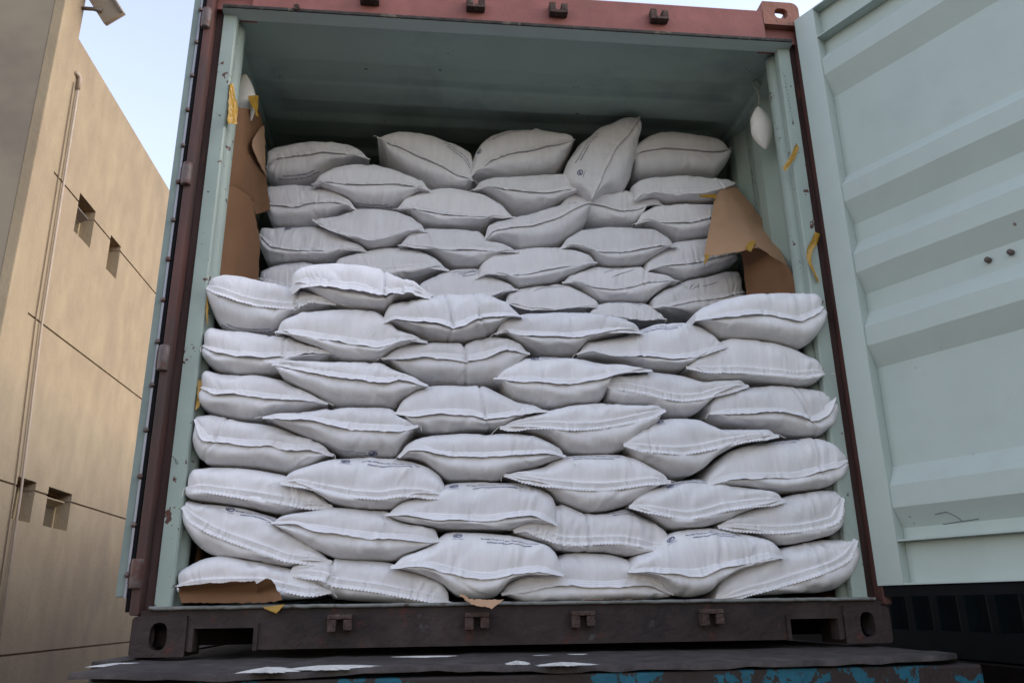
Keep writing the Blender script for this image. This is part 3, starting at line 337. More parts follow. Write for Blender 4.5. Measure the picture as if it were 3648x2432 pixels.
GREEN = (0.455, 0.525, 0.485)
M = {
    'sack': mat('woven_sack', (0.79, 0.775, 0.775), 0.62, 0.04, 14, 0.40, 26, spec=0.22, dist=0.006, stretch=(2.6, 1.0, 0.55),
                grime_or_shade=((0.70, 0.67, 0.64), 4.0, 0.56, 0.25), spots=((0.62, 0.58, 0.53), 9.0, 0.68, 0.10)),
    'seam': mat('seam_cloth', (0.785, 0.77, 0.77), 0.6, 0.03, 20, 0.2, 300, spec=0.25, dist=0.003),
    'thread': mat('thread', (0.74, 0.72, 0.66), 0.8, 0.05),
    'ink': mat('blue_ink', (0.035, 0.05, 0.16), 0.6, 0.2, 80),
    'marker': mat('black_marker', (0.13, 0.135, 0.16), 0.6, 0.2, 80),
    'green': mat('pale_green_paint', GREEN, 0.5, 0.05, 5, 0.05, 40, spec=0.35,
                 spots=((0.20, 0.17, 0.14), 22, 0.715, 0.04), grime_or_shade=((0.41, 0.465, 0.43), 5.0, 0.52, 0.3)),
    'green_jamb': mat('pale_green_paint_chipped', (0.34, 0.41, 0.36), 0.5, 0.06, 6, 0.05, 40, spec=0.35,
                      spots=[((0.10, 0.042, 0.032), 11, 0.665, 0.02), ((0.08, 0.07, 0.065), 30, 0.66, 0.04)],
                      grime_or_shade=((0.27, 0.31, 0.285), 4, 0.52, 0.25)),
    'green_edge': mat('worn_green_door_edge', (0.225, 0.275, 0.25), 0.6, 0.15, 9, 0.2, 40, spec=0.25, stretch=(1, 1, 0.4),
                      spots=((0.09, 0.05, 0.04), 14, 0.66, 0.05), grime_or_shade=((0.15, 0.175, 0.165), 4, 0.5, 0.25)),
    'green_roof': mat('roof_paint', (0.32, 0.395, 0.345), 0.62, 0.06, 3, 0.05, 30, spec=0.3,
                      spots=((0.09, 0.09, 0.08), 12, 0.69, 0.04), grime_or_shade=((0.23, 0.28, 0.255), 2.2, 0.50, 0.2)),
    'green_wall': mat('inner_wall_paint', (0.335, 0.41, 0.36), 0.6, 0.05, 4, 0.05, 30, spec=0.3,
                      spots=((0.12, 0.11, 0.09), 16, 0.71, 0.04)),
    'red': mat('faded_red_paint', (0.275, 0.108, 0.092), 0.65, 0.16, 7, 0.12, 50, spec=0.3,
               spots=[((0.16, 0.075, 0.05), 22, 0.66, 0.08)], grime_or_shade=((0.24, 0.10, 0.085), 5, 0.52, 0.2)),
    'red_casting': mat('casting_rust_paint', (0.27, 0.12, 0.085), 0.65, 0.15, 12, 0.3, 50, spec=0.3,
                       spots=[((0.12, 0.06, 0.04), 30, 0.62, 0.1)]),
    'post': mat('post_red_brown', (0.105, 0.048, 0.04), 0.6, 0.2, 9, 0.2, 60, spec=0.3, stretch=(1, 1, 0.25),
                spots=[((0.05, 0.035, 0.03), 30, 0.62, 0.1)], grime_or_shade=((0.06, 0.042, 0.038), 6, 0.47, 0.2)),
    'darkpost': mat('post_recess_dirt', (0.075, 0.045, 0.04), 0.75, 0.3, 12, 0.4, 60, spec=0.2, stretch=(1, 1, 0.3),
                    spots=[((0.14, 0.055, 0.035), 18, 0.62, 0.08)]),
    'sill': mat('sill_grimy_brown', (0.047, 0.034, 0.032), 0.72, 0.3, 9, 0.5, 45, spec=0.2,
                spots=[((0.13, 0.125, 0.12), 8, 0.66, 0.14), ((0.085, 0.036, 0.028), 14, 0.60, 0.12)],
                grime_or_shade=((0.030, 0.025, 0.024), 4, 0.48, 0.2)),
    'lip': mat('dusty_sill_lip', (0.20, 0.205, 0.19), 0.8, 0.25, 20, 0.3, 60, spec=0.2,
               spots=((0.09, 0.06, 0.055), 14, 0.56, 0.1)),
    'rustlug': mat('rusty_keeper', (0.075, 0.05, 0.042), 0.8, 0.35, 40, 0.8, 60, spec=0.2,
                   spots=((0.17, 0.15, 0.13), 24, 0.62, 0.1)),
    'worn': mat('worn_steel_sleeve', (0.125, 0.095, 0.088), 0.55, 0.25, 20, 0.2, 60, metal=0.2,
                spots=((0.10, 0.048, 0.036), 14, 0.50, 0.1)),
    'steel': mat('seal_strip_steel', (0.30, 0.30, 0.33), 0.45, 0.1, 12, metal=0.3),
    'rubber': mat('black_rubber', (0.007, 0.007, 0.008), 0.75, 0.2, 20, spec=0.12),
    'grimelip': mat('black_grime_lip', (0.06, 0.055, 0.05), 0.8, 0.3, 18, 0.4, 60, spec=0.2,
                    spots=((0.17, 0.15, 0.11), 16, 0.58, 0.1)),
    'ply': mat('plywood_floor', (0.20, 0.13, 0.075), 0.8, 0.2, 10, 0.2, 40, stretch=(1, 6, 1)),
    'deck': mat('deck_plate_dirt', (0.066, 0.056, 0.052), 0.85, 0.35, 14, 0.9, 35, spec=0.25,
                spots=[((0.24, 0.23, 0.21), 38, 0.69, 0.06)], grime_or_shade=((0.045, 0.038, 0.036), 3, 0.5, 0.2)),
    'peel': mat('peeling_blue_paint', (0.010, 0.105, 0.155), 0.55, 0.2, 14, 0.3, 40, spec=0.35, stretch=(1, 1, 0.8),
                grime_or_shade=((0.030, 0.021, 0.019), 7.5, 0.455, 0.014),
                spots=[((0.030, 0.021, 0.019), 34, 0.60, 0.03), ((0.15, 0.12, 0.095), 6, 0.70, 0.05)]),
    'chassis': mat('dark_chassis', (0.014, 0.012, 0.011), 0.85, 0.2, 10, spec=0.1),
    'powder': mat('white_powder', (0.60, 0.58, 0.53), 0.9, 0.06, 40, 0.5, 120, spec=0.1),
    'paper': mat('kraft_paper', (0.205, 0.108, 0.055), 0.75, 0.07, 7, 0.15, 25, spec=0.2),
    'paper_lit': mat('kraft_paper_lit', (0.45, 0.275, 0.165), 0.75, 0.06, 7, 0.15, 25, spec=0.2),  # same kraft paper, lightened so the light on it sits in the colour
    'tape': mat('amber_tape', (0.43, 0.245, 0.03), 0.35, 0.15, 25, 0.5, 60, spec=0.5),
    'pod': mat('desiccant_cloth', (0.76, 0.73, 0.66), 0.75, 0.04, 12, 0.2, 90),
    'string': mat('string', (0.42, 0.42, 0.38), 0.8, 0.1),
    'plaster': mat('beige_plaster', (0.325, 0.264, 0.174), 0.88, 0.11, 3.2, 0.5, 30, spec=0.15,
                   grime_or_shade=[((0.285, 0.222, 0.155), 1.1, 0.50, 0.25), ((0.245, 0.20, 0.148), 0.7, 0.58, 0.2)],
                   stretch=(1, 1, 0.55)),
    'plaster_shaded': mat('shaded_beige_plaster', (0.275, 0.235, 0.178), 0.85, 0.07, 1.0, 0.15, 55, spec=0.15,  # plaster of the near face, its shade and shadow patches painted into the colour
                        grime_or_shade=((0.22, 0.19, 0.148), 0.45, 0.47, 0.12), stretch=(1, 1, 1.2)),
    'frame': mat('window_frame_cream', (0.34, 0.28, 0.17), 0.6, 0.08, 10),
    'pipe': mat('cream_conduit', (0.38, 0.315, 0.245), 0.6, 0.08, 8),
    'joint': mat('joint_mortar', (0.19, 0.145, 0.10), 0.9, 0.1, 8),  # darker mortar tone of the recessed joints
    'lampgrey': mat('floodlight_housing', (0.30, 0.255, 0.195), 0.55, 0.08, 8),
    'bracket': mat('lamp_bracket_steel', (0.16, 0.14, 0.12), 0.5, 0.1, 8, metal=0.3),
    'other': mat('shaded_green_container', (0.009, 0.019, 0.019), 0.6, 0.15, 4, spec=0.15),  # dark green, with the shade between the trucks put into the colour
    'ground': mat('yard_ground', (0.105, 0.094, 0.083), 0.9, 0.12, 0.6, 0.3, 12,
                  grime_or_shade=((0.075, 0.068, 0.06), 0.25, 0.5, 0.2)),
    'redcloth': mat('dark_red_cloth', (0.16, 0.018, 0.022), 0.85, 0.25, 8, 0.3, 30),
    'navycloth': mat('navy_cloth', (0.018, 0.02, 0.06), 0.85, 0.25, 8, 0.3, 30),
    'whitecloth': mat('white_cloth', (0.6, 0.62, 0.64), 0.8, 0.05, 8),
}
# every sack a little different in tone
sk_ = M['sack']
n0, l0 = sk_.node_tree.nodes, sk_.node_tree.links
oi = n0.new('ShaderNodeObjectInfo')
cr = n0.new('ShaderNodeMapRange')
cr.inputs['To Min'].default_value = 0.90
cr.inputs['To Max'].default_value = 1.04
l0.new(oi.outputs['Random'], cr.inputs['Value'])
mu = n0.new('ShaderNodeMix')
mu.data_type = 'RGBA'
mu.blend_type = 'MULTIPLY'
mu.inputs['Factor'].default_value = 1.0
l0.new(n0['Principled BSDF'].inputs['Base Color'].links[0].from_socket, [i for i in mu.inputs if i.name == 'A' and i.type == 'RGBA'][0])
l0.new(cr.outputs['Result'], [i for i in mu.inputs if i.name == 'B' and i.type == 'RGBA'][0])
l0.new([o_ for o_ in mu.outputs if o_.type == 'RGBA'][0], n0['Principled BSDF'].inputs['Base Color'])
# two rows of stitching along the seam tape, in the tape's own coordinates
sm_ = M['seam']
n_, l_ = sm_.node_tree.nodes, sm_.node_tree.links
uvn = n_.new('ShaderNodeUVMap')
sx = n_.new('ShaderNodeSeparateXYZ')
l_.new(uvn.outputs['UV'], sx.inputs['Vector'])


def mth(op, a, b_=None):
    x = n_.new('ShaderNodeMath')
    x.operation = op
    for i, v in enumerate((a, b_)):
        if v is None: continue
        if isinstance(v, float): x.inputs[i].default_value = v
        else: l_.new(v, x.inputs[i])
    return x.outputs[0]


dash = mth('GREATER_THAN', mth('FRACT', mth('MULTIPLY', sx.outputs['X'], 130.0)), 0.28)
row1 = mth('LESS_THAN', mth('ABSOLUTE', mth('SUBTRACT', sx.outputs['Y'], 0.34)), 0.03)
row2 = mth('LESS_THAN', mth('ABSOLUTE', mth('SUBTRACT', sx.outputs['Y'], 0.60)), 0.025)
fac = mth('MULTIPLY', mth('MULTIPLY', mth('MAXIMUM', row1, row2), dash), 0.42)
old = n_['Principled BSDF'].inputs['Base Color'].links[0].from_socket
mx_ = n_.new('ShaderNodeMix')
mx_.data_type = 'RGBA'
l_.new(fac, mx_.inputs['Factor'])
l_.new(old, [i for i in mx_.inputs if i.name == 'A' and i.type == 'RGBA'][0])
[i for i in mx_.inputs if i.name == 'B' and i.type == 'RGBA'][0].default_value = (0.36, 0.35, 0.33, 1)
l_.new([o_ for o_ in mx_.outputs if o_.type == 'RGBA'][0], n_['Principled BSDF'].inputs['Base Color'])

g = bpy.data.materials.new('window_glass')
g.use_nodes = True
b = g.node_tree.nodes['Principled BSDF']
b.inputs['Base Color'].default_value = (0.10, 0.085, 0.06, 1)
b.inputs['Roughness'].default_value = 0.12
b.inputs['Specular IOR Level'].default_value = 0.6
M['glass'] = g


# ------------------------------------------------------------------ helpers
def tag(o, label=None, cat=None, group=None, kind=None):
    if label: o['label'] = label
    if cat: o['category'] = cat
    if group: o['group'] = group
    if kind: o['kind'] = kind
    return o


def empty(name, loc=(0, 0, 0), parent=None):
    o = bpy.data.objects.new(name, None)
    o.empty_display_size = 0.1
    C.objects.link(o)
    o.location = loc
    if parent: o.parent = parent
    return o


def link(name, me, material, parent=None, smooth=False):
    o = bpy.data.objects.new(name, me)
    C.objects.link(o)
    for mm in (material if isinstance(material, (list, tuple)) else [material]):
        if mm is not None and len(me.materials) < 4:
            me.materials.append(M[mm] if isinstance(mm, str) else mm)
    if smooth:
        me.polygons.foreach_set('use_smooth', [True] * len(me.polygons))
    if parent: o.parent = parent
    return o


class MB:
    def __init__(s):
        s.v, s.f = [], []

    def add(s, v, f):
        k = len(s.v)
        s.v += [tuple(p) for p in v]
        s.f += [tuple(i + k for i in q) for q in f]
        return s

    def box(s, x0, x1, y0, y1, z0, z1, bev=0.0):
        if bev <= 0:
            v = [(x0, y0, z0), (x1, y0, z0), (x1, y1, z0), (x0, y1, z0), (x0, y0, z1), (x1, y0, z1), (x1, y1, z1), (x0, y1, z1)]
            return s.add(v, [(0, 3, 2, 1), (4, 5, 6, 7), (0, 1, 5, 4), (1, 2, 6, 5), (2, 3, 7, 6), (3, 0, 4, 7)])
        bm = bmesh.new()
        bmesh.ops.create_cube(bm, size=1.0)
        for p in bm.verts:
            p.co = Vector(((x0 + x1) / 2 + p.co.x * (x1 - x0), (y0 + y1) / 2 + p.co.y * (y1 - y0), (z0 + z1) / 2 + p.co.z * (z1 - z0)))
        bmesh.ops.bevel(bm, geom=bm.edges[:], offset=bev, segments=2, affect='EDGES', profile=0.6)
        bm.verts.ensure_lookup_table()
        s.add([tuple(p.co) for p in bm.verts], [tuple(q.index for q in f.verts) for f in bm.faces])
        bm.free()
        return s

    def prism(s, poly, axis, a, b_):
        """poly: 2D points, extruded along axis from a to b_ (x: poly=(y,z); y: poly=(x,z); z: poly=(x,y))."""
        def P(p, t):
            return {'x': (t, p[0], p[1]), 'y': (p[0], t, p[1]), 'z': (p[0], p[1], t)}[axis]
        n = len(poly)
        v = [P(p, a) for p in poly] + [P(p, b_) for p in poly]
        f = [tuple(range(n)), tuple(reversed(range(n, 2 * n)))]
        f += [(i, i + n, (i + 1) % n + n, (i + 1) % n) for i in range(n)]
        return s.add(v, f)

    def tube(s, pts, r, n=10, cap=True):
        pts = [Vector(p) for p in pts]
        rs = r if isinstance(r, (list, tuple)) else [r] * len(pts)
        v, f = [], []
        for i, p in enumerate(pts):
            d = (pts[min(i + 1, len(pts) - 1)] - pts[max(i - 1, 0)]).normalized()
            a = d.orthogonal().normalized() if i == 0 else (pa - d * pa.dot(d)).normalized()
            pa = a
            c_ = d.cross(a)
            v += [tuple(p + (a * math.cos(2 * math.pi * k / n) + c_ * math.sin(2 * math.pi * k / n)) * rs[i]) for k in range(n)]
        for i in range(len(pts) - 1):
            f += [(i * n + k, i * n + (k + 1) % n, (i + 1) * n + (k + 1) % n, (i + 1) * n + k) for k in range(n)]
        if cap:
            f += [tuple(reversed(range(n))), tuple(range((len(pts) - 1) * n, len(pts) * n))]
        return s.add(v, f)

    def grid(s, P):
        nr, nc = len(P), len(P[0])
        return s.add([tuple(p) for r in P for p in r],
                     [(i * nc + j, i * nc + j + 1, (i + 1) * nc + j + 1, (i + 1) * nc + j) for i in range(nr - 1) for j in range(nc - 1)])

    def mesh(s, name):
        me = bpy.data.meshes.new(name)
        me.from_pydata(s.v, [], s.f)
        bm = bmesh.new()
        bm.from_mesh(me)
        bmesh.ops.recalc_face_normals(bm, faces=bm.faces[:])
        bm.to_mesh(me)
        bm.free()
        me.update()
        return me

    def build(s, name, material, parent=None, smooth=False):
        return link(name, s.mesh(name), material, parent, smooth)


def shade_auto(o, angle=35):
    me = o.data
    me.polygons.foreach_set('use_smooth', [True] * len(me.polygons))
    bm = bmesh.new()
    bm.from_mesh(me)
    for e in bm.edges:
        if len(e.link_faces) == 2 and e.calc_face_angle(0) > R(angle):
            e.smooth = False
    bm.to_mesh(me)
    bm.free()
    return o


def vnoise(seed, n=256):
    rng = np.random.RandomState(seed)
    tab = rng.uniform(-1, 1, n)

    def f(x):
        x = np.asarray(x, float)
        i = np.floor(x).astype(int)
        t = x - i
        t = t * t * (3 - 2 * t)
        return tab[i % n] * (1 - t) + tab[(i + 1) % n] * t
    return f


# ------------------------------------------------------------------ ground
GZ = -1.45
gm = MB().box(-600, 600, -600, 600, GZ - 0.5, GZ)
tag(gm.build('ground', 'ground'), kind='structure')

# ------------------------------------------------------------------ plastered building on the left
WX = -3.1
bld = empty('building', (WX, 6.0, GZ))
tag(bld, 'tall beige plastered building with small recessed windows left of the container', 'building')


def rel(mb, root):
    l = root.location
    mb.v = [(x - l[0], y - l[1], z - l[2]) for x, y, z in mb.v]
    return mb


# windows: (y0, y1, z0, z1)
WIN = [(6.03, 6.50, 4.23, 4.71), (7.03, 7.38, 4.20, 4.66), (5.76, 6.16, 1.02, 1.43), (6.46, 7.07, 1.02, 1.43)]
JOINTS = [-0.237, 1.34, 3.00, 4.595]
TOPZ = 6.30
Y0, Y1 = 5.36, 34.0
levels = [GZ] + JOINTS + [TOPZ]
JH = 0.011


def panel(y0, y1, z0, z1):
    return rel(MB().box(WX - 0.30, WX, y0, y1, z0, z1), bld)


# wall laid as courses between the recessed joints, with the window openings left free
for i in range(len(levels) - 1):
    z0 = levels[i] + (JH if i else 0)
    z1 = levels[i + 1] - (JH if i < len(levels) - 2 else 0)
    wins = sorted([w for w in WIN if w[2] < z1 and w[3] > z0])
    y = Y0
    mb = MB()
    for w in wins:
        mb.box(WX - 0.30, WX, y, w[0], z0, z1)
        if w[2] > z0: mb.box(WX - 0.30, WX, w[0], w[1], z0, w[2])
        if w[3] < z1: mb.box(WX - 0.30, WX, w[0], w[1], w[3], z1)
        y = w[1]
    mb.box(WX - 0.30, WX, y, Y1, z0, z1)
    rel(mb, bld).build('wall_course', 'plaster', bld)
jm = MB()
for z in JOINTS:
    wins = sorted([w for w in WIN if w[2] < z < w[3]])
    y = Y0
    for w in wins:
        jm.box(WX - 0.29, WX - 0.016, y, w[0], z - JH, z + JH)
        y = w[1]
    jm.box(WX - 0.29, WX - 0.016, y, Y1, z - JH, z + JH)
rel(jm, bld).build('recessed_joint', 'joint', bld)
rel(MB().box(WX - 6, WX - 0.31, Y0, Y1, GZ, TOPZ - 0.4), bld).build('building_core', 'joint', bld)
# taller stair block at the near end
rel(MB().box(WX - 0.10, WX + 0.012, 4.93, 5.355, GZ, 7.6, 0.012), bld).build('stair_block_side', 'plaster', bld)
rel(MB().box(WX - 6, WX - 0.101, 4.934, 5.355, GZ, 7.6), bld).build('stair_block_front', 'plaster_shaded', bld)
for k, w in enumerate(WIN):
    xi = WX - 0.15
    f = MB()
    t = 0.035
    f.box(xi - 0.03, xi, w[0], w[1], w[3] - t, w[3]).box(xi - 0.03, xi, w[0], w[1], w[2], w[2] + t)
    f.box(xi - 0.03, xi, w[0], w[0] + t, w[2] + t, w[3] - t).box(xi - 0.03, xi, w[1] - t, w[1], w[2] + t, w[3] - t)
    fo = rel(f, bld).build('window', 'frame', bld)
    rel(MB().box(xi - 0.024, xi - 0.016, w[0] + t, w[1] - t, w[2] + t, w[3] - t), bld).build('pane', 'glass', fo)
    rel(MB().box(xi - 0.015, xi - 0.002, (w[0] + w[1]) / 2 - 0.012, (w[0] + w[1]) / 2 + 0.012, w[2] + t, w[3] - t), bld).build('mullion', 'frame', fo)
    if k in (0, 3):   # tilted top light standing open
        zc = w[2] + 0.62 * (w[3] - w[2])
        s = MB()
        a = [(xi + 0.012, w[0] + 0.05, zc), (xi + 0.012, w[1] - 0.05, zc), (xi + 0.10, w[1] - 0.05, zc + 0.05), (xi + 0.10, w[0] + 0.05, zc + 0.05)]
        s.add(a + [(p[0], p[1], p[2] + 0.012) for p in a], [(0, 1, 2, 3), (7, 6, 5, 4), (0, 4, 5, 1), (1, 5, 6, 2), (2, 6, 7, 3), (3, 7, 4, 0)])
        rel(s, bld).build('open_vent', 'bracket' if k == 0 else 'frame', fo)

pr = empty('conduit_pipe', (WX + 0.03, 5.6, GZ))
tag(pr, 'thin cream conduit running up the beige wall with an elbow on top', 'pipe')
rel(MB().tube([(WX + 0.03, 5.50, 5.80), (WX + 0.03, 5.62, 3.0), (WX + 0.03, 5.80, 1.3), (WX + 0.03, 5.95, GZ)], 0.013, 10), pr).build('pipe_run', 'pipe', pr, True)
rel(MB().tube([(WX + 0.03, 5.50, 5.72), (WX + 0.03, 5.495, 5.86), (WX + 0.022, 5.47, 5.885), (WX + 0.005, 5.42, 5.885)], [0.022, 0.024, 0.024, 0.022], 10), pr).build('elbow', 'pipe', pr, True)
rel(MB().tube([(WX + 0.012, 5.42, 5.76), (WX + 0.012, 5.52, 3.0), (WX + 0.012, 5.70, 1.3), (WX + 0.012, 5.85, GZ)], 0.006, 6), pr).build('cable', 'joint', pr, True)

fl = empty('floodlight', (WX + 0.012, 5.3, 6.55))
tag(fl, 'flat rectangular floodlight on a short arm high on the beige wall', 'floodlight')
rel(MB().tube([(WX + 0.0, 5.30, 6.655), (-2.96, 5.30, 6.655), (-2.87, 5.30, 6.635)], [0.022, 0.022, 0.03], 8), fl).build('arm', 'bracket', fl, True)
hb = MB().box(-0.13, 0.13, -0.035, 0.035, -0.36, 0.36, 0.012)
q = Euler((R(18), R(-31), R(-14))).to_matrix()
hb.v = [tuple(q @ Vector(p) + Vector((-2.93, 5.28, 6.86))) for p in hb.v]
shade_auto(rel(hb, fl).build('lamp_housing', 'lampgrey', fl))
rm = MB().box(0.10, 0.125, -0.06, -0.036, -0.35, 0.35)
rm.v = [tuple(q @ Vector(p) + Vector((-2.93, 5.28, 6.86))) for p in rm.v]
rel(rm, fl).build('lamp_rim', 'bracket', fl)

# ------------------------------------------------------------------ heap of cloth by the wall (lower left corner)
hp = empty('cloth_heap', (-2.35, 3.55, GZ))
tag(hp, 'heap of dark red and navy cloth by the beige wall, lower left corner', 'cloth heap')


def heap(name, m_, cx, cy, r, h, seed, z0=0.0):
    n1, n2 = vnoise(seed), vnoise(seed + 9)
    P = []
    for i in range(15):
        u = i / 14
        row = []
        for j in range(33):
            a = 2 * math.pi * j / 32
            aa = 2 * math.pi * (j % 32) / 32
            rr = r * math.cos(u * math.pi / 2) ** 0.6 * (1 + 0.18 * float(n1(aa * 2.2)) + 0.10 * float(n2(aa * 5 + u * 4)))
            row.append((cx + rr * math.cos(a), cy + rr * math.sin(a), z0 + h * math.sin(u * math.pi / 2) * (1 + 0.06 * float(n2(aa * 3)))))
        P.append(row)
    return MB().grid(P).build(name, m_, hp, True)


heap('red_cloth', 'redcloth', 0.03, 0, 0.36, 1.0, 4)
heap('navy_cloth', 'navycloth', -0.20, -0.12, 0.30, 0.94, 7)
MB().tube([(-0.34, -0.30, 0.86), (-0.22, -0.28, 0.97), (-0.10, -0.20, 1.02)], 0.02, 8).build('white_strap', 'whitecloth', hp, True)

# ------------------------------------------------------------------ neighbouring container on the right
nb = empty('dark_container', (4.15, 0, GZ))
tag(nb, 'dark green corrugated container on a trailer beyond the open right door', 'container')
pr_ = []
y = -4.0
while y < 8.0:
    pr_ += [(4.15, y), (4.15, y + 0.07), (4.186, y + 0.138), (4.186, y + 0.208)]
    y += 0.278
mb = MB()
for i in range(len(pr_) - 1):
    (xa, ya), (xb, yb) = pr_[i], pr_[i + 1]
    mb.add([(xa, ya, -0.045), (xb, yb, -0.045), (xb, yb, 2.44), (xa, ya, 2.44)], [(0, 1, 2, 3)])
rel(mb, nb).build('corrugated_side', 'other', nb)
rel(MB().box(4.135, 4.22, -4.05, 8.05, -0.20, -0.046), nb).build('bottom_rail', 'other', nb)
rel(MB().box(4.14, 4.22, -4.05, 8.05, 2.44, 2.54), nb).build('top_rail', 'other', nb)
rel(MB().box(4.20, 6.55, -4.0, 8.0, -0.18, 2.52), nb).build('container_box', 'other', nb)
rel(MB().box(4.05, 6.6, -4.3, 8.3, -0.42, -0.21), nb).build('trailer_bed', 'chassis', nb)
rel(MB().box(4.4, 6.3, -4.2, 8.2, -1.45, -0.43), nb).build('trailer_underframe', 'chassis', nb)

# ------------------------------------------------------------------ truck bed under the container
tk = empty('flatbed_truck', (1.22, 0, GZ))
tag(tk, 'dirty flatbed truck with a peeling blue rear beam carrying the container', 'truck')
nx = 90
n1, n2, n3 = vnoise(11), vnoise(12), vnoise(13)
P, Q = [], []
rows = [(-0.502, -1), (-0.50, 0), (-0.46, 0), (-0.40, 0), (-0.25, 0), (-0.1, 0), (0.1, 0), (12.4, 0)]
for (yy, k) in rows:
    row = []
    for i in range(nx + 1):
        x = 0.03 + 2.36 * i / nx
        tip = max(0.0, (x - 2.24) / 0.15)
        w = 0.010 * float(n1(x * 3.1)) + 0.006 * float(n2(x * 9))
        edge = max(0, 1 - (yy + 0.50) / 0.3)
        ye = yy + (w * 0.8 + 0.10 * tip ** 2 if yy < -0.3 else 0)
        zz = -0.010 - 0.003 * float(n2(x * 17 + yy * 31)) - 0.010 * edge * abs(float(n1(x * 2.3 + 5))) - (0.014 if k else 0)
        row.append((x, ye, zz))
    P.append(row)
rel(MB().grid(P), tk).build('deck_plate', 'deck', tk, True)
rel(MB().box(0.04, 2.40, -0.492, -0.40, -0.34, -0.036, 0.008), tk).build('rear_beam', 'peel', tk)
rel(MB().box(0.045, 2.395, -0.395, 12.3, -0.16, -0.03), tk).build('deck_frame', 'chassis', tk)
rel(MB().box(-0.06, 0.022, -0.12, 12.3, -0.14, -0.002, 0.004), tk).build('side_rail', 'deck', tk)
for x in (0.72, 1.62):
    rel(MB().box(x, x + 0.10, -0.35, 12.3, -0.50, -0.165), tk).build('chassis_rail', 'chassis', tk)
for x in (0.05, 1.85):
    for yy in (1.2, 2.5, 10.8):
        rel(MB().tube([(x, yy, GZ + 0.48), (x + 0.04, yy, GZ + 0.48), (x + 0.50, yy, GZ + 0.48), (x + 0.54, yy, GZ + 0.48)], [0.40, 0.48, 0.48, 0.40], 28), tk).build('wheel', 'rubber', tk, True)


# ------------------------------------------------------------------ the open container
W, H = 2.438, 2.591
ct = empty('shipping_container', (W / 2, 0, 0))  # its length out of view is drawn out to shade the building wall
tag(ct, 'open red-brown shipping container painted pale green inside, loaded with white sacks', 'container')


def cpart(mb, name, m_, parent=None, smooth=False):
    par = parent or ct
    if par is ct:
        rel(mb, ct)
    else:
        mb.v = [(x - W / 2, y, z) for x, y, z in mb.v]
    return mb.build(name, m_, par, smooth)


FLOOR = 0.142
cpart(MB().box(0.05, W - 0.05, 0.16, 12.05, 0.10, FLOOR - 0.003), 'floor', 'ply')
# side walls, corrugated
def side_profile(sgn):
    pts = []
    y = 0.13
    while y < 11.9:
        pts += [(0.052, y), (0.052, y + 0.07), (0.016, y + 0.138), (0.016, y + 0.208)]
        y += 0.278
    return [((x if sgn < 0 else W - x), yy) for x, yy in pts]


for s in (-1, 1):
    p = side_profile(s)
    mb = MB()
    for i in range(len(p) - 1):
        (xa, ya), (xb, yb) = p[i], p[i + 1]
        mb.add([(xa, ya, 0.10), (xb, yb, 0.10), (xb, yb, 2.43), (xa, ya, 2.43)], [(0, 1, 2, 3)])
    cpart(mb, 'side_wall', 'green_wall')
    x = 0.0 if s < 0 else W
    cpart(MB().box(min(x, x - s * 0.008), max(x, x - s * 0.008), 0.18, 12.05, 0.12, 2.47), 'outer_skin', 'red')
    # top side rail
    xa, xb = (0.012, 0.075) if s < 0 else (W - 0.075, W - 0.012)
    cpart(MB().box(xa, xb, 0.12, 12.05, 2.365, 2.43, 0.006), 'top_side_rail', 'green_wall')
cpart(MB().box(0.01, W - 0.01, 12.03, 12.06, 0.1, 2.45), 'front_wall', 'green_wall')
# roof with transverse swages that end short of the side rails
ys = list(np.arange(0.075, 2.4, 0.012)) + list(np.arange(2.4, 12.04, 0.3))
xs = [0.05, 0.09, 0.12, 0.135, 0.15, 0.165, 0.18, 0.20, 0.23, 0.26] + list(np.linspace(0.4, W - 0.4, 22)) + [W - a for a in (0.26, 0.23, 0.20, 0.18, 0.165, 0.15, 0.135, 0.12, 0.09, 0.05)]


def sm(a, b_, x):
    t = min(1, max(0, (x - a) / (b_ - a)))
    return t * t * (3 - 2 * t)


P = []
nr = vnoise(31)
for y in ys:
    ph = ((y - 0.33) % 0.30)
    k = sm(0.0, 0.022, ph) * (1 - sm(0.128, 0.15, ph)) if y > 0.30 else 0
    P.append([(x, y, 2.402 + 0.030 * k * sm(0.10, 0.16, min(x, W - x)) + 0.002 * float(nr(x * 2.2 + y * 3))) for x in xs])
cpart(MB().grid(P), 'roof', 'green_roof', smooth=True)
cpart(MB().box(0.012, W - 0.012, 0.10, 12.05, 2.46, 2.50), 'roof_top', 'red')

# corner posts and jambs
jamb = [(.048, 0), (.094, 0), (.099, .006), (.100, .03), (.089, .042), (.089, .055), (.100, .060), (.109, .070), (.113, .085), (.112, .10), (.102, .118), (.06, .128), (.052, .06), (.048, .032)]
for s in (-1, 1):
    mx = (lambda x: x) if s < 0 else (lambda x: W - x)
    poly = [(mx(x), y + 0.036) for x, y in jamb]
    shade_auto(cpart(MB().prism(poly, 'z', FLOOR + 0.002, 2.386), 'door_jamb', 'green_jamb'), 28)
    pts = [(0.0, 0.045), (0.016, 0.052), (0.047, 0.052), (0.0475, 0.14), (0.0, 0.14)]
    cpart(MB().prism([(mx(x), y) for x, y in pts], 'z', 0.117, 2.474), 'corner_post', 'darkpost')
    xc = mx(0.004)
    shade_auto(cpart(MB().box(xc - 0.0155, xc + 0.0155, -0.012, 0.050, 0.120, 2.474, 0.009), 'post_edge_bar', 'post'))

